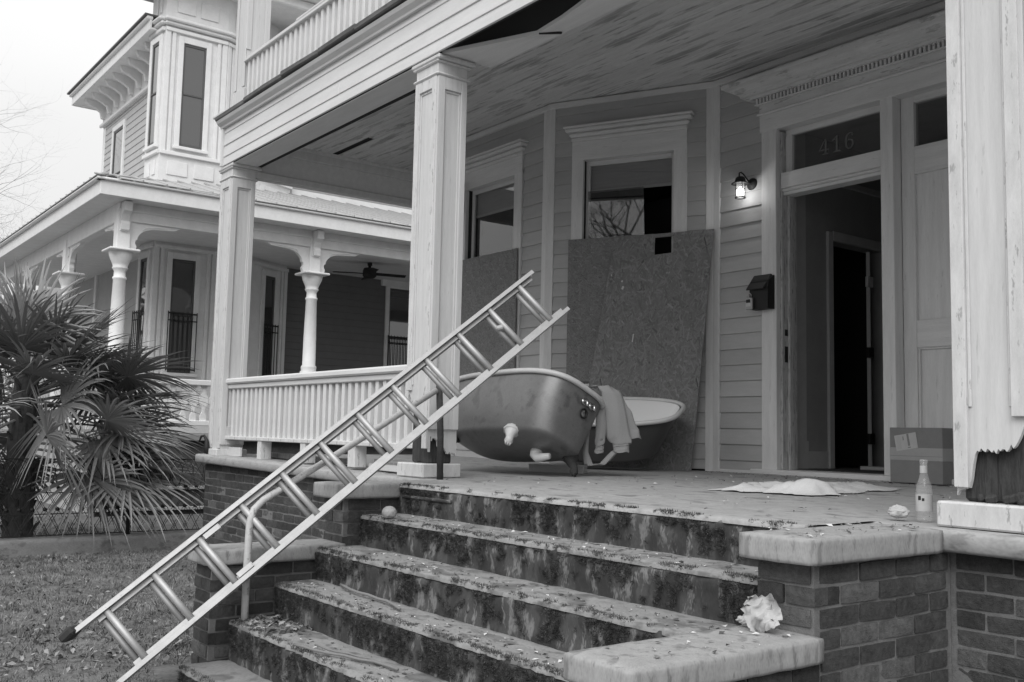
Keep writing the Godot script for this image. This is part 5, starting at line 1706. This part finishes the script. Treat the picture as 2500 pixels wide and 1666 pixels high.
# ---------------------------------------------------------------- ground, fence and plants
func build_ground():
	var n := FastNoiseLite.new()
	n.seed = 12
	n.frequency = 0.5
	n.fractal_octaves = 4
	var s := Sh.new(true)
	var grade := func(t): return sign(t) * (pow(abs(t), 3.0) * 140.0 + abs(t) * 14.0)
	s.grid(130, 130, func(u, v):
		var x: float = -8.0 + grade.call(u * 2 - 1)
		var z: float = -1.0 + grade.call(v * 2 - 1)
		return V(x, GROUND + n.get_noise_2d(x, z) * 0.035, z))
	structure("ground", s.done(), M.soil)
	# unseen walk, footway and road; pale concrete added to bounce light into the porch
	s = Sh.new()
	s.span(V(-5.2, GROUND - 0.1, -1.5), V(-2.25, GROUND + 0.05, 3.4), 0.01)
	structure("added_path", s.done(), M.pale_concrete)
	s = Sh.new()
	s.span(V(-60, GROUND - 0.1, 3.41), V(60, GROUND + 0.045, 5.2), 0.01)
	structure("added_pavement", s.done(), M.pale_concrete)
	s = Sh.new()
	s.span(V(-60, GROUND - 0.2, 6.2), V(60, GROUND - 0.05 + 0.095, 13.0), 0.01)
	structure("road", s.done(), M.asphalt)
	# short winter turf
	var g := Sh.new()
	g.tri(V(-0.005, 0, 0), V(0.005, 0, 0), V(0.004, 0.05, 0.012))
	g.tri(V(-0.012, 0, 0.01), V(-0.004, 0, 0.012), V(-0.02, 0.04, 0.02))
	g.tri(V(0.01, 0, -0.01), V(0.018, 0, -0.008), V(0.028, 0.036, -0.02))
	var mm := MultiMesh.new()
	mm.transform_format = MultiMesh.TRANSFORM_3D
	mm.use_colors = true
	mm.mesh = g.done()
	var count := 52000
	mm.instance_count = count
	for i in count:
		var x := rng.randf_range(-11.4, -4.6) if i < 42000 else rng.randf_range(-16.0, -11.9)
		var z := rng.randf_range(-3.75, 1.4)
		if x > -5.95 and z < -1.9: x -= 1.6
		var sc := rng.randf_range(0.4, 1.2) * (1.0 + 0.5 * n.get_noise_2d(x * 2.0, z * 2.0))
		mm.set_instance_transform(i, Transform3D(Basis.from_euler(V(rng.randfn(0, 0.45), rng.randf() * TAU, rng.randfn(0, 0.45))).scaled(V(sc, sc * 0.75, sc)), V(x, GROUND - 0.004 + n.get_noise_2d(x, z) * 0.035, z)))
		var c := clampf(rng.randfn(0.19, 0.06) + n.get_noise_2d(x * 3.0 + 50.0, z * 3.0) * 0.1, 0.05, 0.5)
		mm.set_instance_color(i, Color(c, c, c))
	var o := MultiMeshInstance3D.new()
	o.name = "grass"
	o.multimesh = mm
	o.material_override = M.grass
	add_child(o)
	o.set_meta("kind", "stuff")
	tag(o, "short dry winter grass on the lawn beside the steps", "grass")
	# fallen leaves by the foot of the steps
	var lf := Sh.new()
	lf.quad(V(-0.02, 0, 0), V(0, 0.004, 0.012), V(0.025, 0.0, 0.0), V(0, 0.006, -0.012))
	var ml := MultiMesh.new()
	ml.transform_format = MultiMesh.TRANSFORM_3D
	ml.use_colors = true
	ml.mesh = lf.done()
	ml.instance_count = 900
	for i in 900:
		var x := -6.0 - absf(rng.randfn(0, 0.5)) if i % 2 == 0 else rng.randf_range(-11.3, -5.9)
		var z := -2.0 + rng.randfn(0, 0.7)
		if x > -5.95: x -= 0.4
		z = max(z, -3.7)
		var y := GROUND + 0.02
		if i < 120:
			x = rng.randf_range(-5.5, -5.0); z = rng.randf_range(-2.5, -2.24); y = -0.738
		ml.set_instance_transform(i, Transform3D(Basis.from_euler(V(rng.randfn(0, 0.5), rng.randf() * TAU, rng.randfn(0, 0.5))).scaled(Vector3.ONE * rng.randf_range(0.5, 1.4)), V(x, y, z)))
		var c := [0.06, 0.16, 0.3][i % 3] as float
		ml.set_instance_color(i, Color(c, c, c))
	o = MultiMeshInstance3D.new()
	o.name = "fallen_leaves"
	o.multimesh = ml
	o.material_override = M.grass
	add_child(o)
	o.set_meta("kind", "stuff")
	tag(o, "dry fallen leaves round the foot of the steps", "leaves")

func build_fence():
	solid("garden_kerb", rounded_slab(V(-11.72, GROUND - 0.15, -4.6), V(-11.42, -0.885, 2.6), 0.02, 5), M.kerb, "low weathered concrete kerb under the wire fence by the palm", "kerb")
	var f := thing("wire_fence", "low dark ornamental wire fence on the concrete kerb, palm hanging over it", "fence", V(-11.55, -0.885, -1.0))
	var o := V(-11.55, -0.885, -1.0)
	for z in [-3.42, -0.6, 2.2]:
		var s := Sh.new(true)
		s.tube([V(-11.55, -0.89, z) - o, V(-11.55, 0.04, z + 0.02) - o], 0.022, 8)
		part(f, "post", s.done(), M.iron)
	var top := -0.05
	var y1 := -0.36
	var y2 := -0.585
	var lo := -0.86
	var s := Sh.new()
	for y in [top, y1 - 0.05, y2 - 0.05, lo]:
		s.tube([V(-11.55, y, -4.5) - o, V(-11.55, y, 2.4) - o], 0.006, 5)
	part(f, "line_wire", s.done(), M.iron)
	# woven loops: arches that cross each other between the line wires
	s = Sh.new()
	var z := -4.5
	while z < 2.3:
		var arch := []
		for k in 9:
			var a := PI * k / 8.0
			arch.append(V(-11.55, -0.17 + sin(a) * 0.115, z + 0.125 - cos(a) * 0.125) - o)
		s.tube(arch, 0.0035, 4)
		for dirn in [-1.0, 1.0]:
			s.tube([V(-11.548, -0.17, z) - o, V(-11.548, y1, z + 0.03 * dirn) - o, V(-11.552, y2, z + 0.16 * dirn) - o, V(-11.55, lo, z + 0.02 * dirn) - o], 0.0035, 4)
			s.tube([V(-11.545, top, z) - o, V(-11.555, lo, z + 0.46 * dirn) - o], 0.003, 4)
		z += 0.125
	part(f, "woven_wire", s.done(), M.iron)
	var knob := Sh.new(true)
	knob.lathe([[0.001, -0.022], [0.018, -0.014], [0.023, 0], [0.018, 0.014], [0.001, 0.022]], 8)
	var km := knob.done()
	z = -4.42
	while z < 2.3:
		for y in [y1, y2]: part(f, "knob", km, M.iron, Transform3D(Basis.IDENTITY, V(-11.55, y, z) - o))
		z += 0.125

func frond(parent: Node3D, base: Vector3, az: float, el: float, stem: float, fan: float, mat: Material):
	# a fan leaf: curved stalk, then some thirty narrow blades that droop at the tips
	var dir := V(cos(az) * cos(el), sin(el), sin(az) * cos(el))
	var path := []
	for k in 7:
		var t := k / 6.0
		path.append(base + dir * stem * t + V(0, -0.2 * t * t * stem * cos(el), 0))
	var s := Sh.new()
	s.tube(path, [0.02, 0.017, 0.015, 0.013, 0.012, 0.010, 0.008], 6)
	var hub: Vector3 = path[6]
	var f: Vector3 = (path[6] - path[5]).normalized()
	var side := f.cross(Vector3.UP).normalized()
	var up := side.cross(f).normalized()
	var roll := rng.randfn(0, 0.5)
	var side2 := side * cos(roll) + up * sin(roll)
	var up2 := f.cross(side2) * -1.0
	var n := 36
	for i in n:
		var a: float = lerpf(-2.25, 2.25, float(i) / (n - 1)) + rng.randfn(0, 0.03)
		var d := (f * cos(a) + side2 * sin(a) + up2 * (0.25 + 0.1 * rng.randf()) * (1.0 - absf(a) / 3.2)).normalized()
		var ln := fan * (0.72 + 0.28 * cos(a * 0.8)) * rng.randf_range(0.85, 1.08)
		var across := d.cross(up2).normalized()
		var droop := rng.randf_range(0.08, 0.38)
		var prev_l := hub
		var prev_r := hub
		var prev_c := hub
		for k in range(1, 7):
			var t := k / 6.0
			var c := hub + d * ln * t + V(0, -droop * ln * pow(t, 2.6), 0)
			var w: float = 0.018 * (sin(PI * pow(t, 0.7)) + 0.12) * (0.0 if k == 6 else 1.0)
			var l := c + across * w + up2 * w * 0.5
			var r := c - across * w + up2 * w * 0.5
			s.quad(prev_l, l, c, prev_c)
			s.quad(prev_c, c, r, prev_r)
			prev_l = l; prev_r = r; prev_c = c
	part(parent, "frond", s.done(), mat)

func build_palm():
	var at := V(-12.35, GROUND - 0.05, -2.45)
	var p := thing("fan_palm", "bushy fan palm with drooping fronds hanging over the wire fence", "palm", at)
	var s := Sh.new()
	s.tube([V(0, 0, 0), V(0.02, 0.5, 0.0), V(0.0, 1.2, 0.02), V(0.0, 2.2, 0.0)], [0.17, 0.15, 0.15, 0.12], 12)
	for k in 44:
		var a := k * 2.4
		var y := 0.1 + k * 0.046
		s.tube([V(cos(a) * 0.12, y, sin(a) * 0.12), V(cos(a) * 0.22, y + 0.13, sin(a) * 0.22)], [0.03, 0.012], 5)
	part(p, "trunk", s.done(), M.bark)
	var top := V(0, 1.95, 0)
	for k in 42:
		var t := k / 41.0
		var az := k * 2.39996
		var el := lerpf(1.35, -0.3, pow(t, 0.8)) + rng.randfn(0, 0.1)
		var stem := lerpf(0.6, 1.05, t) * rng.randf_range(0.85, 1.15)
		frond(p, top + V(0, -0.5 * t, 0), az + rng.randfn(0, 0.15), el, stem, rng.randf_range(0.85, 1.1), M.palm[rng.randi() % 3])
	# more leaves on the side that leans over our lawn and towards the porch corner
	for k in 12:
		frond(p, top + V(0, -0.2 - 0.06 * k, 0), -1.15 + rng.randfn(0, 0.3), lerpf(0.5, -0.12, k / 11.0), rng.randf_range(0.85, 1.35), rng.randf_range(0.85, 1.05), M.palm[rng.randi() % 3])
	for k in 2:
		frond(p, top + V(0, -0.6, 0), rng.randf() * TAU, -0.95 + rng.randfn(0, 0.1), rng.randf_range(0.5, 0.8), 0.6, M.palm_dry)

func limb(s: Sh, a: Vector3, dir: Vector3, ln: float, r: float, depth: int):
	var path := [a]
	var radii := [r]
	var d := dir
	var p := a
	var n := 5 if depth > 1 else 4
	for k in n:
		d = (d + V(rng.randfn(0, 0.16), rng.randfn(0.03, 0.12), rng.randfn(0, 0.16))).normalized()
		p += d * ln / n
		path.append(p)
		radii.append(lerpf(r, r * 0.5, (k + 1.0) / n))
	s.tube(path, radii, 7 if depth > 3 else 5 if depth > 1 else 3, false)
	if depth == 0: return
	var kids := 3 if depth > 1 else 4
	for k in kids:
		var at: int = n if k == 0 else rng.randi_range(2, n)
		var side := V(rng.randfn(), rng.randfn(0, 0.6), rng.randfn()).normalized()
		var nd := (d * (0.9 if k == 0 else 0.6) + side * (0.45 if k == 0 else 0.85)).normalized()
		limb(s, path[at], nd, ln * rng.randf_range(0.62, 0.8), radii[at] * 0.72, depth - 1)

func bare_tree(label: String, at: Vector3, lean: Vector3, trunk: float, r: float, sd: int, first: int, reach := 3.2):
	rng.seed = sd
	var t := thing("bare_tree", label, "tree", at, "leafless street trees")
	var s := Sh.new(true)
	s.tube([V(0, -0.1, 0), V(0, trunk * 0.5, 0) + lean * 0.3, V(0, trunk, 0) + lean], [r * 1.3, r, r * 0.85], 10, false)
	part(t, "trunk", s.done(), M.bark)
	for k in first:
		var a := TAU * k / first + rng.randfn(0, 0.3)
		var c := Sh.new(true)
		limb(c, V(0, trunk - 0.2, 0) + lean, V(cos(a) * 0.75, 0.75, sin(a) * 0.75).normalized(), reach, r * 0.6, 6)
		part(t, "crown", c.done(), M.bark)


# ---------------------------------------------------------------- the scene
func _ready():
	# camera
	var cam := Camera3D.new()
	cam.name = "camera"
	add_child(cam)
	cam.position = V(0, 0.34, 0)
	cam.rotation = V(deg_to_rad(5.251), deg_to_rad(52.868), deg_to_rad(1.2515))
	cam.fov = 37.83
	cam.near = 0.05
	cam.far = 600.0
	cam.current = true
	# overcast sky
	var env := Environment.new()
	env.background_mode = Environment.BG_SKY
	var pano := PanoramaSkyMaterial.new()
	pano.panorama = overcast()
	var sky := Sky.new()
	sky.sky_material = pano
	env.sky = sky
	env.background_energy_multiplier = 1.0
	env.tonemap_mode = Environment.TONE_MAPPER_LINEAR
	env.tonemap_exposure = 1.3
	env.sdfgi_enabled = true
	env.ssao_enabled = true
	env.ssil_enabled = true
	var we := WorldEnvironment.new()
	we.name = "overcast_day"
	we.environment = env
	add_child(we)
	# the sun behind the cloud, high over the street
	var sun := DirectionalLight3D.new()
	sun.name = "veiled_sun"
	sun.light_energy = 0.5
	sun.light_angular_distance = 40.0
	sun.light_color = Color(1, 1, 1)
	sun.shadow_enabled = true
	add_child(sun)
	sun.look_at_from_position(V(4.6, 6.6, 5.4), Vector3.ZERO)

	rng.seed = 4
	make_materials()
	build_ground()
	build_house()
	build_steps()
	build_neighbour()
	build_fence()
	build_handrail()
	build_ladder()
	build_tubs()
	build_jacket()
	build_boards()
	build_lantern()
	build_mailbox()
	build_box()
	build_small_things()
	build_litter()
	rng.seed = 21
	build_palm()
	bare_tree("leafless tree across the street, mirrored in the bay window", V(-4.3, GROUND, 15.5), V(0.2, 0, 0.1), 2.2, 0.19, 8, 6, 3.0)
	bare_tree("leafless tree whose thin twigs reach into the sky at far left", V(-27.5, GROUND, 0.2), V(0, 0, -0.4), 3.4, 0.24, 5, 5)
	bare_tree("leafless tree behind the old house, mirrored in the neighbour's bay window", V(3.5, GROUND, -14.5), V(-0.2, 0, 0.2), 3.8, 0.26, 17, 5)

func overcast() -> ImageTexture:
	# an even overcast, brighter overhead as cloud cover is, with faint long streaks
	var w := 512
	var h := 256
	var n := FastNoiseLite.new()
	n.seed = 3
	n.frequency = 0.012
	n.fractal_octaves = 5
	var im := Image.create(w, h, false, Image.FORMAT_RGBF)
	for y in h:
		for x in w:
			var up := 1.0 - (y + 0.5) / h * 2.0
			var a := TAU * x / w
			var c := n.get_noise_3d(cos(a) * 60.0, y * 5.0, sin(a) * 60.0)
			var g := 0.60 * (1.0 + 0.75 * sin(maxf(up, 0.0) * PI / 2)) + 0.05 * c
			if up < 0.0: g = 0.18
			im.set_pixel(x, y, Color(g, g, g))
	return ImageTexture.create_from_image(im)
